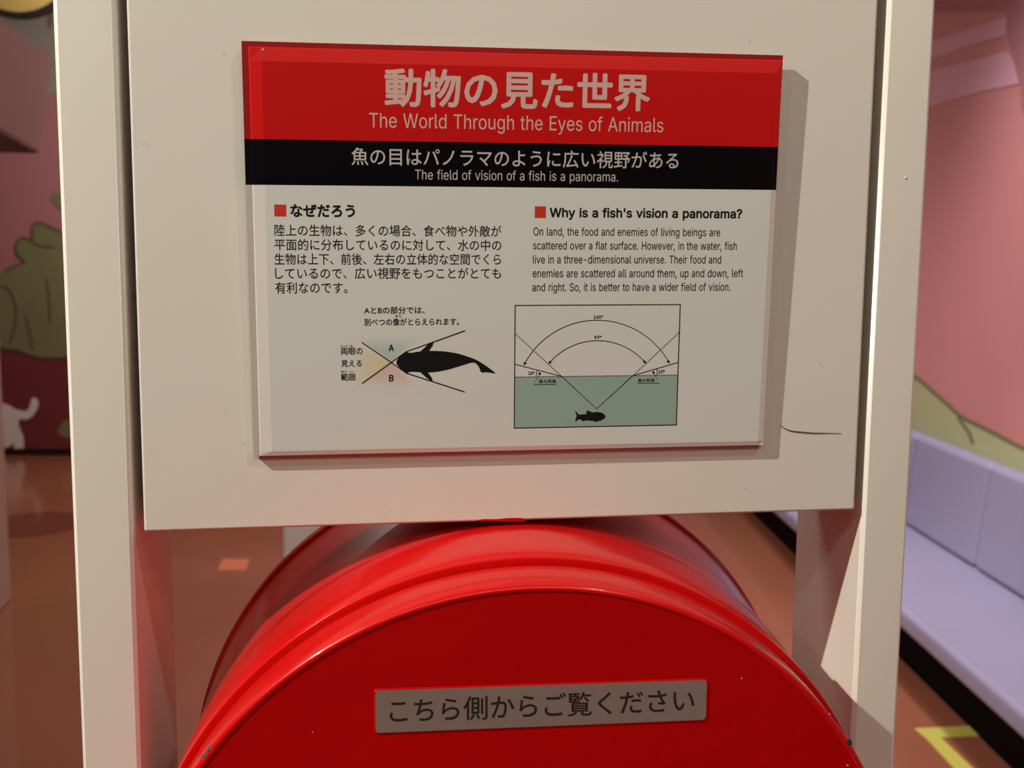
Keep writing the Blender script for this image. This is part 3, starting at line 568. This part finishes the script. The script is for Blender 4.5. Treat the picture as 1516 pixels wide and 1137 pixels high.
 'p': (424, [[73,-143,53,-143,53,31,53,205,53,379,72,379,92,379,112,379,112,359,112,339,112,319,114,319,116,319,118,319,123,327,129,336,137,346,145,356,157,365,171,373,186,381,205,384,229,384,261,384,289,376,313,361,337,345,356,322,370,293,383,263,390,229,390,189,390,149,383,114,370,84,356,55,337,32,313,16,289,0,261,-8,229,-8,206,-8,187,-4,173,4,158,12,146,21,138,31,130,42,123,51,118,59,117,59,115,59,114,59,114,-8,114,-76,114,-143,93,-143],[197,47,220,47,244,47,263,53,279,66,295,78,308,95,316,117,324,138,328,162,328,189,328,216,324,240,316,261,308,282,296,299,280,311,264,324,244,330,220,330,197,330,177,324,161,312,145,300,133,284,125,263,117,242,113,217,113,189,113,161,117,136,125,115,133,94,146,77,162,65,178,53]]),
 'r': (259, [[73,0,53,0,53,126,53,253,53,379,72,379,92,379,112,379,112,360,112,340,112,321,113,321,114,321,115,321,122,340,135,355,152,367,170,379,190,385,213,385,218,385,223,385,229,384,235,384,240,384,243,384,243,363,243,343,243,322,242,323,237,323,230,324,223,325,215,326,207,326,189,326,173,322,159,315,145,307,134,297,126,284,118,270,114,255,114,237,114,158,114,79,114,0,93,0]]),
 's': (365, [[211,-8,182,-8,156,-8,133,-4,112,3,92,11,75,23,62,38,49,53,40,72,36,94,55,98,74,102,94,107,99,86,109,70,124,60,139,50,158,45,181,45,208,45,229,51,244,62,260,74,268,87,268,103,268,116,263,127,254,136,245,144,231,151,212,155,191,160,170,165,149,170,115,178,89,191,72,208,55,225,47,247,47,274,47,296,53,315,65,332,77,348,94,361,115,370,136,380,160,384,187,384,213,384,235,380,254,372,272,365,287,353,299,339,310,325,319,309,324,290,305,286,287,281,268,277,263,292,255,304,243,316,230,327,212,333,187,333,165,333,146,327,131,317,116,306,109,293,109,277,109,263,114,252,124,243,134,235,150,228,172,223,191,218,210,214,229,209,264,201,290,188,306,171,323,154,331,133,331,107,331,84,325,64,312,47,300,30,282,16,260,6,237,-3]]),
 't': (227, [[138,379,204,379,204,362,204,344,204,327,138,327,72,327,6,327,6,344,6,362,6,379,72,379],[65,345,65,471,85,471,106,471,126,471,126,347,126,222,126,98,126,81,129,69,136,61,143,54,154,50,170,50,174,50,179,50,185,51,191,52,197,53,202,54,206,36,209,19,213,2,207,0,200,-2,192,-3,184,-4,176,-4,168,-4,136,-4,110,4,92,21,74,38,65,62,65,93,65,219]]),
 'u': (410, [[211,-5,182,-5,157,-5,134,0,115,11,95,21,80,37,69,59,58,80,53,107,53,139,53,219,53,299,53,379,73,379,93,379,114,379,114,301,114,222,114,144,114,114,121,91,137,75,152,58,173,50,200,50,218,50,235,54,249,62,264,70,275,81,283,97,292,112,296,131,296,153,296,228,296,304,296,379,316,379,337,379,357,379,357,253,357,126,357,0,337,0,318,0,298,0,298,31,298,61,298,92,301,92,304,92,307,92,295,57,279,32,257,17,235,2]]),
 'v': (389, [[184,0,163,0,114,126,66,253,17,379,40,379,62,379,84,379,111,305,138,230,165,155,174,132,181,110,187,87,193,64,199,42,206,21,198,21,191,21,184,21,191,42,197,64,203,87,209,110,216,132,224,155,251,230,278,305,305,379,327,379,349,379,371,379,323,253,275,126,226,0,205,0]]),
 'w': (567, [[158,0,138,0,99,126,61,253,23,379,44,379,66,379,87,379,103,324,118,269,133,214,140,191,147,165,154,137,161,108,168,76,175,41,172,41,168,41,165,41,172,75,179,106,186,135,193,163,199,190,206,214,221,269,237,324,252,379,273,379,295,379,316,379,332,324,347,269,362,214,368,190,375,164,382,136,388,107,395,76,402,41,399,41,395,41,391,41,399,75,406,107,413,135,420,164,427,190,434,214,449,269,465,324,480,379,502,379,523,379,545,379,506,253,468,126,429,0,409,0,389,0,368,0,352,57,335,114,319,172,314,189,309,207,305,225,300,243,295,261,291,280,286,299,281,318,277,338,281,338,286,338,291,338,286,319,281,299,277,280,272,261,267,243,263,225,258,206,253,189,248,172,231,114,215,57,199,0,178,0]]),
 'y': (390, [[51,-140,47,-139,52,-121,57,-103,61,-86,65,-86,68,-87,71,-87,83,-90,94,-91,104,-89,114,-87,122,-82,130,-74,138,-66,145,-53,151,-36,155,-24,159,-13,163,-1,114,126,66,252,17,379,40,379,62,379,84,379,111,305,138,230,165,155,174,132,181,109,187,87,193,64,199,42,206,21,198,21,191,21,184,21,190,42,196,64,202,87,209,110,216,132,224,155,251,230,278,305,305,379,327,379,349,379,371,379,316,234,260,88,204,-58,196,-78,187,-94,177,-107,166,-120,153,-129,139,-136,125,-142,109,-145,91,-145,81,-145,72,-144,65,-143,57,-142]]),
 '°': (317, [[179,283,158,283,137,283,118,288,101,298,83,309,69,322,59,340,48,357,43,376,43,397,43,419,48,438,59,455,69,473,83,487,101,497,118,508,137,513,158,513,179,513,198,508,216,497,233,487,247,473,257,455,268,438,273,419,273,397,273,376,268,357,257,340,247,322,233,309,216,298,198,288],[147,334,158,334,170,334,181,337,190,343,200,348,207,356,213,366,219,375,222,386,222,397,222,409,219,420,213,430,207,439,200,447,190,453,181,459,170,462,158,462,147,462,136,459,126,453,116,447,109,439,103,430,97,420,95,409,95,397,95,386,97,375,103,366,109,356,116,348,126,343,136,337]]),
}
from mathutils.geometry import delaunay_2d_cdt
_GM = {}
def glyph(chr_):
    """flat triangles of one letter, overlapping loops merged by their winding"""
    if chr_ in _GM: return _GM[chr_]
    adv, loops = GLYPHS[chr_]
    polys = []
    for lp in loops:
        n = len(lp)//6; pts = []
        for i in range(n):
            p = lp[i*6:i*6+6]; q = lp[(i+1) % n*6:(i+1) % n*6+6]
            a_, b_, c_, d_ = (p[2], p[3]), (p[4], p[5]), (q[0], q[1]), (q[2], q[3])
            straight = abs((b_[0]-a_[0])*(d_[1]-a_[1])-(b_[1]-a_[1])*(d_[0]-a_[0])) + abs((c_[0]-a_[0])*(d_[1]-a_[1])-(c_[1]-a_[1])*(d_[0]-a_[0])) < 600
            k = 1 if straight else 3
            for j in range(k):
                t_ = j/k; s_ = 1-t_
                pts.append(tuple((s_**3*a_[m]+3*s_*s_*t_*b_[m]+3*s_*t_*t_*c_[m]+t_**3*d_[m])/1000 for m in (0, 1)))
        polys.append(pts)
    vs = []; es = []
    for pts in polys:
        k = len(vs); n = len(pts); vs += [Vector(p) for p in pts]; es += [(k+i, k+(i+1) % n) for i in range(n)]
    r_ = delaunay_2d_cdt(vs, es, [], 0, 1e-5)
    V, F = r_[0], r_[2]
    def wind(x, y):
        w_ = 0
        for pts in polys:
            for i in range(len(pts)):
                (x0, y0), (x1, y1) = pts[i-1], pts[i]
                if (y0 <= y) != (y1 <= y):
                    if (x0+(y-y0)/(y1-y0)*(x1-x0)) > x: w_ += 1 if y1 > y0 else -1
        return w_
    keep = []
    for f in F:
        cx = sum(V[i].x for i in f)/len(f); cy = sum(V[i].y for i in f)/len(f)
        if wind(cx, cy) != 0: keep.append(tuple(f))
    _GM[chr_] = (adv/1000, [(v.x, v.y) for v in V], keep)
    return _GM[chr_]
def text_mesh(body, bold=0.0, latin=False):
    V = []; F = []
    if latin:
        x = 0.0
        for chr_ in body:
            if chr_ == ' ': x += 0.23; continue
            adv, gv, gf = glyph(chr_)
            k = len(V); V += [Vector((x+p, q, 0)) for p, q in gv]; F += [tuple(i+k for i in f) for f in gf]
            x += adv
    else:
        c = bpy.data.curves.new('t', 'FONT'); c.body = body; c.resolution_u = 3
        o = bpy.data.objects.new('t', c); COL.objects.link(o)
        bpy.context.view_layer.update()
        me = bpy.data.meshes.new_from_object(o.evaluated_get(bpy.context.evaluated_depsgraph_get()))
        bpy.data.objects.remove(o); bpy.data.curves.remove(c)
        V = [v.co.copy() for v in me.vertices]; F = [tuple(p.vertices) for p in me.polygons]
    if bold > 0:                        # heavier strokes: the outline struck again around itself, one ink layer over another
        VV = []; FF = []
        n = 5 if bold < 0.012 else 9
        for k in range(n):
            off = Vector((0, 0, 0)) if k == n-1 else Vector((math.cos(k*2*PI/(n-1)), math.sin(k*2*PI/(n-1)), 0))*bold
            FF += [tuple(i+len(VV) for i in f) for f in F]; VV += [v+off+Vector((0, 0, k*1.0)) for v in V]
        V, F = VV, FF
    me = bpy.data.meshes.new('t'); me.from_pydata([tuple(v) for v in V], [], F)
    return me
CAPH = max(GLYPHS['H'][1][0][3::6])/1000
def put_text(name, body, x0, x1, ytop, ybase, m, parent, latin=False, bold=0.0, plane=None, d=0.00008, ybase_r=None, ytop_r=None):
    """(x0,ytop)-(x0,ybase) is the left edge in the photo, x1 the right edge; set square to the sign"""
    me = text_mesh(body, bold, latin)
    xs = [v.co.x for v in me.vertices]; ys = [v.co.y for v in me.vertices]
    X0, X1 = min(xs), max(xs)
    if latin: Y0, Y1 = 0.0-bold, CAPH+bold
    else: Y0, Y1 = min(ys), max(ys)
    if plane is None:
        u0, va = px2uv(x0, ytop); _, vb = px2uv(x0, ybase)
        u1, _ = px2uv(x1, ybase)
        for v in me.vertices:
            s_ = (v.co.x-X0)/(X1-X0); t_ = (v.co.y-Y0)/(Y1-Y0)
            v.co = sg(u0+(u1-u0)*s_, vb+(va-vb)*t_, d+v.co.z*0.000004)
    else:
        for v in me.vertices:
            s_ = (v.co.x-X0)/(X1-X0); t_ = (v.co.y-Y0)/(Y1-Y0)
            ya = ytop+(ytop_r-ytop)*s_; yb = ybase+(ybase_r-ybase)*s_
            v.co = plane(x0+(x1-x0)*s_, yb+(ya-yb)*t_, d+v.co.z*0.000004)
    return link(name, me, m, parent)

T = put_text
T('title_text', '動物の見た世界', 569, 962, 100, 158, 'inkpink', sign, bold=0.025)
T('title_text', 'The World Through the Eyes of Animals', 546.6, 982, 167, 188.5, 'inkpink', sign, latin=True)
T('subtitle_text', '魚の目はパノラマのように広い視野がある', 520, 1004.4, 218, 244.5, 'inkgrey', sign, bold=0.008)
T('subtitle_text', 'The field of vision of a fish is a panorama.', 614.5, 915, 251.2, 265.6, 'inkgrey', sign, latin=True)
T('heading_text', 'なぜだろう', 429.5, 525.7, 302, 321.3, 'inkblack', sign, bold=0.034)
for s_, x1, y0, y1 in (('陸上の生物は、多くの場合、食べ物や外敵が', 742, 332, 349.4), ('平面的に分布しているのに対して、水の中の', 742, 353.5, 370.7),
                       ('生物は上下、前後、左右の立体的な空間でくら', 741.5, 374.8, 392), ('しているので、広い視野をもつことがとても', 741.5, 396, 413.3),
                       ('有利なのです。', 514.5, 417.5, 434.7)):
    T('body_text', s_, 406 if y0 < 390 else 407, x1, y0, y1, 'inkblack', sign, bold=0.006)
T('heading_text', "Why is a fish's vision a panorama?", 813.8, 1098.4, 307.4, 321.6, 'inkblack', sign, latin=True, bold=0.022)
for i, (s_, x0, x1) in enumerate((('On land, the food and enemies of living beings are', 789.7, 1066), ('scattered over a flat surface. However, in the water, fish', 789.2, 1090.5),
                    ('live in a three-dimensional universe. Their food and', 789, 1067.3), ('enemies are scattered all around them, up and down, left', 788.6, 1099.7),
                    ('and right. So, it is better to have a wider field of vision.', 788, 1081))):
    yb = 348.6 + i*20.65
    T('body_text', s_, x0, x1, yb-12.0, yb, 'inkblack', sign, latin=True, bold=0.003)
T('caption_text', 'AとBの部分では、', 538.8, 628.7, 454, 464.9, 'inkblack', sign, bold=0.014)
T('caption_text', '別べつの像がとらえられます。', 538.8, 679.5, 471.4, 482.4, 'inkblack', sign, bold=0.014)
T('caption_text', 'ぞう', 585, 593.5, 466.2, 470.2, 'inkblack', sign, bold=0.014)
T('caption_text', '両眼の', 504.3, 536.8, 514.6, 525.6, 'inkblack', sign, bold=0.014)
T('caption_text', 'りょう', 504.3, 514.5, 510.6, 513.8, 'inkblack', sign, bold=0.014)
T('caption_text', 'め', 518, 522.2, 510.6, 513.8, 'inkblack', sign, bold=0.014)
T('caption_text', '見える', 504.8, 535.8, 533.2, 543.2, 'inkblack', sign, bold=0.014)
T('caption_text', 'はん', 504.8, 514.5, 548.4, 551.6, 'inkblack', sign, bold=0.014)
T('caption_text', 'い', 518.5, 523.5, 548.4, 551.6, 'inkblack', sign, bold=0.014)
T('caption_text', '範囲', 504.5, 526, 552.8, 563.6, 'inkblack', sign, bold=0.014)
T('caption_text', 'A', 575.2, 583.2, 510, 520, 'inkblack', sign, latin=True, bold=0.022)
T('caption_text', 'B', 575.8, 582.8, 554.8, 564.8, 'inkblack', sign, latin=True, bold=0.022)
T('diagram_text', '160°', 879, 892.5, 466.9, 471.8, 'inkblack', sign, latin=True, bold=0.03)
T('diagram_text', '97°', 880, 890.5, 497, 501.9, 'inkblack', sign, latin=True, bold=0.03)
T('diagram_text', '10°', 782.3, 791.3, 550, 555, 'inkblack', sign, latin=True, bold=0.03)
T('diagram_text', '10°', 974.9, 984, 547.8, 552.8, 'inkblack', sign, latin=True, bold=0.03)
T('diagram_text', '魚の死角', 797.8, 822.8, 561.8, 567.8, 'inkblack', sign, bold=0.02)
T('diagram_text', '魚の死角', 944.5, 968.5, 560.4, 566.2, 'inkblack', sign, bold=0.02)

def flat(name, pts, m, d=0.0003):
    return poly(name, [signpt(x, y, d*0.2) for x, y in pts], m, sign)
def inklines(name, segs, wpx, m='inkblack', d=0.0005):
    me = bpy.data.meshes.new(name); V = []; F = []
    for pl_ in segs:
        for q in strip(pl_, wpx):
            k = len(V); V += [tuple(signpt(x, y, d*0.2)) for x, y in q]; F.append((k, k+1, k+2, k+3))
    me.from_pydata(V, [], F)
    return link(name, me, m, sign)
flat('heading_square', [(405.8, 302.6), (423.7, 303), (423.9, 320.6), (406.2, 320.4)], 'inkred')
flat('heading_square', [(791.8, 305.2), (808.2, 305.6), (808, 322.8), (791.4, 322.6)], 'inkred')
# diagram with water
flat('water_area', [(762.4, 558.2), (1003.6, 555.2), (1001, 629), (761.2, 633.6)], 'water', 0.0002)
inklines('diagram_frame', [[(762.6, 451.6), (761.2, 634.2)], [(761.8, 452.2), (1007.6, 450.8)], [(1007, 450.6), (1001.1, 629.6)], [(761, 633.8), (1001.4, 629)]], 1.4)
def dashes(p, q, n, duty=0.62):
    out = []
    for i in range(n):
        a_, b_ = i/n, (i+duty)/n
        out.append([(p[0]+(q[0]-p[0])*a_, p[1]+(q[1]-p[1])*a_), (p[0]+(q[0]-p[0])*b_, p[1]+(q[1]-p[1])*b_)])
    return out
inklines('dashed_line', dashes((762.6, 558.2), (1003.7, 555.2), 66), 1.3)
inklines('dashed_line', dashes((763, 494.2), (831.1, 556.9), 26), 1.3)
inklines('dashed_line', dashes((1005.3, 492.2), (937.1, 556), 26), 1.3)
inklines('sight_line', [[(831.1, 556.9), (883.2, 605.2), (937.1, 556)], [(762.6, 539.3), (831.1, 557)], [(1004.2, 536.4), (937.1, 556)]], 1.2)
def circ3(a_, b_, c_, n=40, f0=0, f1=1):
    ax_, ay = a_; bx2, by = b_; cx, cy = c_
    dd = 2*(ax_*(by-cy)+bx2*(cy-ay)+cx*(ay-by))
    ux = ((ax_**2+ay**2)*(by-cy)+(bx2**2+by**2)*(cy-ay)+(cx**2+cy**2)*(ay-by))/dd
    uy = ((ax_**2+ay**2)*(cx-bx2)+(bx2**2+by**2)*(ax_-cx)+(cx**2+cy**2)*(bx2-ax_))/dd
    r = math.hypot(ax_-ux, ay-uy); t0 = math.atan2(ay-uy, ax_-ux); t1 = math.atan2(cy-uy, cx-ux)
    return [(ux+r*math.cos(t0+(t1-t0)*i/n), uy+r*math.sin(t0+(t1-t0)*i/n)) for i in range(n+1)]
big = circ3((775.7, 540), (886.1, 474), (990.8, 537.3)); sml = circ3((812.4, 538.2), (885, 504.3), (955.8, 537.3))
inklines('angle_arc', [big], 1.15); inklines('angle_arc', [sml], 1.15)
for tip, frm in ((big[0], big[3]), (big[-1], big[-4]), (sml[0], sml[3]), (sml[-1], sml[-4])):
    dx, dy = tip[0]-frm[0], tip[1]-frm[1]; l = math.hypot(dx, dy); dx /= l; dy /= l
    flat('arrow_head', [(tip[0]+dx*1.2, tip[1]+dy*1.2), (tip[0]-dx*4-dy*2.4, tip[1]-dy*4+dx*2.4), (tip[0]-dx*4+dy*2.4, tip[1]-dy*4-dx*2.4)], 'inkblack', 0.0006)
inklines('leader_line', [[(799, 553), (790.2, 569.4), (823.4, 569.3)]], 1.0)
inklines('leader_line', [[(967.4, 551), (975.8, 567.4), (943.7, 567.5)]], 1.0)
inklines('angle_tick', [[(795, 548.2), (793.6, 557.6)]], 1.0)
inklines('angle_tick', [[(972.7, 546), (972.6, 555.5)]], 1.0)
for cx, cy in ((799, 553), (967.4, 551.2)):
    flat('leader_dot', [(cx+1.9*math.cos(i*PI/6), cy+1.9*math.sin(i*PI/6)) for i in range(12)], 'inkblack', 0.0006)
K4 = lambda L: [(730+x*.21986, 430+y*.21986) for x, y in L]
flat('small_fish', K4([(551, 806), (578, 836), (600, 834), (628, 832), (630, 808), (650, 812), (668, 822), (700, 817), (735, 824), (752, 838), (757, 848), (750, 862),
     (725, 877), (702, 880), (690, 888), (682, 880), (650, 877), (622, 874), (608, 883), (595, 872), (578, 866), (551, 885), (562, 845)]), 'inkblack', 0.0006)
K5 = lambda L: [(480+x*.1847, 430+y*.1847) for x, y in L]
for x, y, r_ in ((389, 73.3, 1.9), (697.5, 410.5, 1.0), (1019, 341, .7)):
    flat('dust_speck', [(x+r_*math.cos(i*PI/4), y+r_*0.8*math.sin(i*PI/4)) for i in range(8)], 'inkgrey', 0.0006)
# colour washes behind the big fish: pigment fades out away from the crossing
def wash(name, apex, a_, b_, col, lift, bg=(0.61, 0.63, 0.555), n=14, m_=8):
    me = bpy.data.meshes.new(name); V = []; F = []; colr = []
    for i in range(n+1):
        for j in range(m_+1):
            s_ = i/n; t_ = j/m_
            ex, ey = a_[0]+(b_[0]-a_[0])*t_, a_[1]+(b_[1]-a_[1])*t_
            V.append(tuple(signpt(apex[0]+(ex-apex[0])*s_, apex[1]+(ey-apex[1])*s_, lift)))
            k = min(1, max(0, (s_-0.35)/0.65)); k = k*k*(3-2*k)
            edge = min(1, max(0, (t_-0.72)/0.28)); k = 1-(1-k)*(1-edge)
            colr.append([c*(1-k)+g*k for c, g in zip(col, bg)])
    for i in range(n):
        for j in range(m_):
            a1 = i*(m_+1)+j; F.append((a1, a1+1, a1+m_+2, a1+m_+1))
    me.from_pydata(V, [], F)
    ca = me.color_attributes.new('Col', 'FLOAT_COLOR', 'POINT')
    for i, c in enumerate(colr): ca.data[i].color = (*c, 1)
    return link(name, me, 'wash', sign)
ap = K5([(537, 577)])[0]
wash('green_wash', ap, K5([(215, 355)])[0], K5([(900, 330)])[0], (0.42, 0.51, 0.45), 0.00002)
wash('pink_wash', ap, K5([(215, 805)])[0], K5([(860, 830)])[0], (0.60, 0.46, 0.39), 0.00004)
wash('yellow_wash', ap, K5([(190, 830)])[0], K5([(190, 320)])[0], (0.62, 0.55, 0.36), 0.00003)
white_gap = K5([(540, 577), (655, 492), (835, 425), (870, 418), (830, 487), (640, 540), (600, 577), (640, 610), (830, 660), (865, 722), (800, 705), (655, 660)])
flat('fish_highlight', white_gap, 'signwhite', 0.00035)
flat('big_fish', smoothpts(K5([(578, 577), (584, 558), (605, 533), (640, 506), (655, 490), (690, 500), (770, 488), (870, 484), (960, 488), (1060, 503), (1150, 530), (1210, 552),
     (1260, 580), (1320, 620), (1372, 664), (1310, 655), (1258, 656), (1245, 625), (1225, 595), (1190, 577), (1100, 602), (1000, 632), (900, 652), (800, 657),
     (700, 652), (655, 664), (640, 647), (605, 620), (584, 597)]), True, 3), 'inkblack', 0.0006)
flat('fish_fin', K5([(765, 493), (800, 462), (835, 428), (855, 418), (876, 417), (869, 440), (855, 462), (835, 490)]), 'inkblack', 0.0007)
flat('fish_fin', K5([(762, 648), (790, 674), (825, 704), (850, 720), (868, 723), (862, 700), (845, 677), (825, 650)]), 'inkblack', 0.0007)
inklines('sight_line', [K5([(300, 415), (537, 577), (655, 661), (1127, 814)]), K5([(303, 745), (537, 577), (655, 492), (1128, 322)])], 1.6, d=0.0008)

# ================================================================== the barrel
BX, BZ = 0.0038, Z0-0.4904
TX, TZ = 0.0328, 0.0472                        # slope of the axis
barrel = empty('red_barrel', (BX, 0.02, BZ-0.285), 'big red painted barrel lying on its side between the cream posts', 'barrel')
def lathe(name, prof, m, n=192, smooth_deg=40):
    """closed or open profile [(y, r)] turned about the barrel axis"""
    bm = bmesh.new(); rings = []
    for y, r in prof:
        cx, cz = BX+TX*y, BZ+TZ*y
        rings.append([bm.verts.new((cx+r*math.sin(2*PI*i/n), y, cz+r*math.cos(2*PI*i/n))) for i in range(n)])
    for k in range(len(rings)-1):
        A_, B_ = rings[k], rings[k+1]
        for i in range(n): bm.faces.new((A_[i], A_[(i+1) % n], B_[(i+1) % n], B_[i]))
    return bm
def fin(bm, name, m, parent, ang=35):
    bmesh.ops.recalc_face_normals(bm, faces=bm.faces)
    for f in bm.faces: f.smooth = True
    for e in bm.edges:
        if len(e.link_faces) == 2 and e.calc_face_angle(0) > math.radians(ang): e.smooth = False
    me = bpy.data.meshes.new(name); bm.to_mesh(me); bm.free()
    return link(name, me, m, parent)
def cap_face(name, y, r, m, front=True):
    bm = bmesh.new(); n = 192; cx, cz = BX+TX*y, BZ+TZ*y
    prev = None
    for k in range(1, 13):
        rr = r*k/12
        ring = [bm.verts.new((cx+rr*math.sin(2*PI*i/n), y, cz+rr*math.cos(2*PI*i/n))) for i in range(n)]
        if prev is None: bm.faces.new(ring)
        else:
            for i in range(n): bm.faces.new((prev[i], prev[(i+1) % n], ring[(i+1) % n], ring[i]))
        prev = ring
    return fin(bm, name, m, barrel)
YC, YF = -0.1213, -0.0786
RC, RF, RB, RR = 0.2743, 0.2796, 0.2800, 0.2872
cap_face('front_face', YC+0.0008, RC-0.0040, 'redface')
fin(lathe('x', [(YC+0.0009, RC-0.0045), (YC, RC-0.0035), (YC-0.0001, RC-0.0022), (YC+0.0006, RC-0.0008), (YC+0.0020, RC), (-0.100, RC+0.0003), (YF-0.0045, RC+0.0004), (YF-0.0035, RC-0.0006), (YF-0.0033, RC-0.005), (YF+0.004, RC-0.0052)], 'red'), 'front_rim', 'red', barrel)
fin(lathe('x', [(YF+0.003, RF-0.013), (YF, RF-0.011), (YF, RF-0.0022), (YF+0.0005, RF-0.0008), (YF+0.0018, RF), (-0.05, RF+0.0001), (-0.02, RF+0.0003), (-0.002, RB), (0.0, RB-0.0008), (0.0006, RB-0.005)], 'red'), 'hoop', 'red', barrel)
fin(lathe('x', [(-0.01, 0.2775), (0.05, 0.2795), (0.153, 0.2838)], 'redbody'), 'barrel_body', 'redbody', barrel)
fin(lathe('x', [(0.151, 0.2780), (0.152, RR-0.0012), (0.1535, RR), (0.166, RR), (0.168, RR-0.002), (0.168, 0.20), (0.168, 0.0005)], 'red'), 'rear_hoop', 'redbody', barrel)
fin(lathe('x', [(0.169, 0.2600), (0.300, 0.2560), (0.302, 0.252), (0.302, 0.001)], 'redbody'), 'barrel_body', 'redbody', barrel)

# plate with engraved words
def facept(px, py, d=0.0): return bp(px, py, p0=(0, YC+0.0008-d, 0))
def rounded(c4, rpx, n=5):
    out = []
    for i in range(4):
        p = Vector((*c4[i], 0)); a_ = Vector((*c4[i-1], 0)); b_ = Vector((*c4[(i+1) % 4], 0))
        da = (a_-p).normalized(); db = (b_-p).normalized()
        for k in range(n+1):
            t_ = k/n
            q = p + da*rpx*(1-t_)**2 + db*rpx*t_**2
            out.append((q.x, q.y))
    return out
cor = [(555.5, 1022.5), (1046.6, 1006.6), (1044.8, 1065.6), (556, 1085.2)]
rc = rounded(cor, 7)
outer = rounded([(552.5, 1019.5), (1049, 1003.8), (1047.5, 1068), (553, 1087.5)], 8)
nameplate = empty('steel_plate', facept(800, 1046), 'small steel plate with black Japanese words on the red barrel front', 'plate')
pr = prism('plate', [facept(x, y, -0.0002) for x, y in rc], [facept(x, y, 0.0008) for x, y in rc], 'steel', nameplate)
prism('paint_ridge', [facept(x, y, -0.0002) for x, y in outer], [facept(x, y, 0.0005) for x, y in rounded([(553.8, 1020.8), (1048, 1005), (1046.2, 1067), (554.5, 1086.4)], 8)], 'red', barrel)
put_text('engraved_text', 'こちら側からご覧ください', 577, 1028, 1034.6, 1071, 'engrave', nameplate, bold=0.010, d=0.00085, plane=facept, ybase_r=1053.6, ytop_r=1018.5)

# paint chips and marks on the barrel
def chip(px, py, r, m, y, sy=1.0):
    q = []
    for i in range(8):
        a_ = i*PI/4; k = random.uniform(0.65, 1.2)
        q.append((px+r*k*math.cos(a_), py+sy*r*k*math.sin(a_)))
    return poly('paint_chip', [bp(a_, b_, p0=(0, y, 0)) for a_, b_ in q], m, barrel, thick=(0, -0.0004, 0))
chip(1124, 958.5, 3.4, 'chip', YC-0.0001, .6); chip(1098, 1004, 1.2, 'inkpink', YC+0.0008); chip(1176, 998, 1.3, 'chip', YC)
chip(1258, 1098, 4.2, 'chipdark', YC+0.0003, 1.3); chip(1228, 1057, 1.5, 'inkpink', YC); chip(1255, 1133, 1.5, 'inkpink', YC+0.0008)
chip(463, 1084, 0.9, 'inkpink', YC+0.0008)
chip(286, 1124, 2.4, 'chip', YF+0.001, 1.2)
for i, (x, y) in enumerate(((303, 1122), (308, 1115), (312, 1108))): chip(x, y, 4.4, 'chip', YC+0.001, 1.4)
# smear of red paint along the lower edge of the panel
pts = [(700, 771.5), (716, 768.4), (735, 768.6), (752, 766.8), (772, 766.6), (778, 768.8), (776, 772)]
poly('paint_smear', [onpanel(x, y, 0.0) for x, y in pts], 'redface', st, thick=(0, -0.0005, 0))
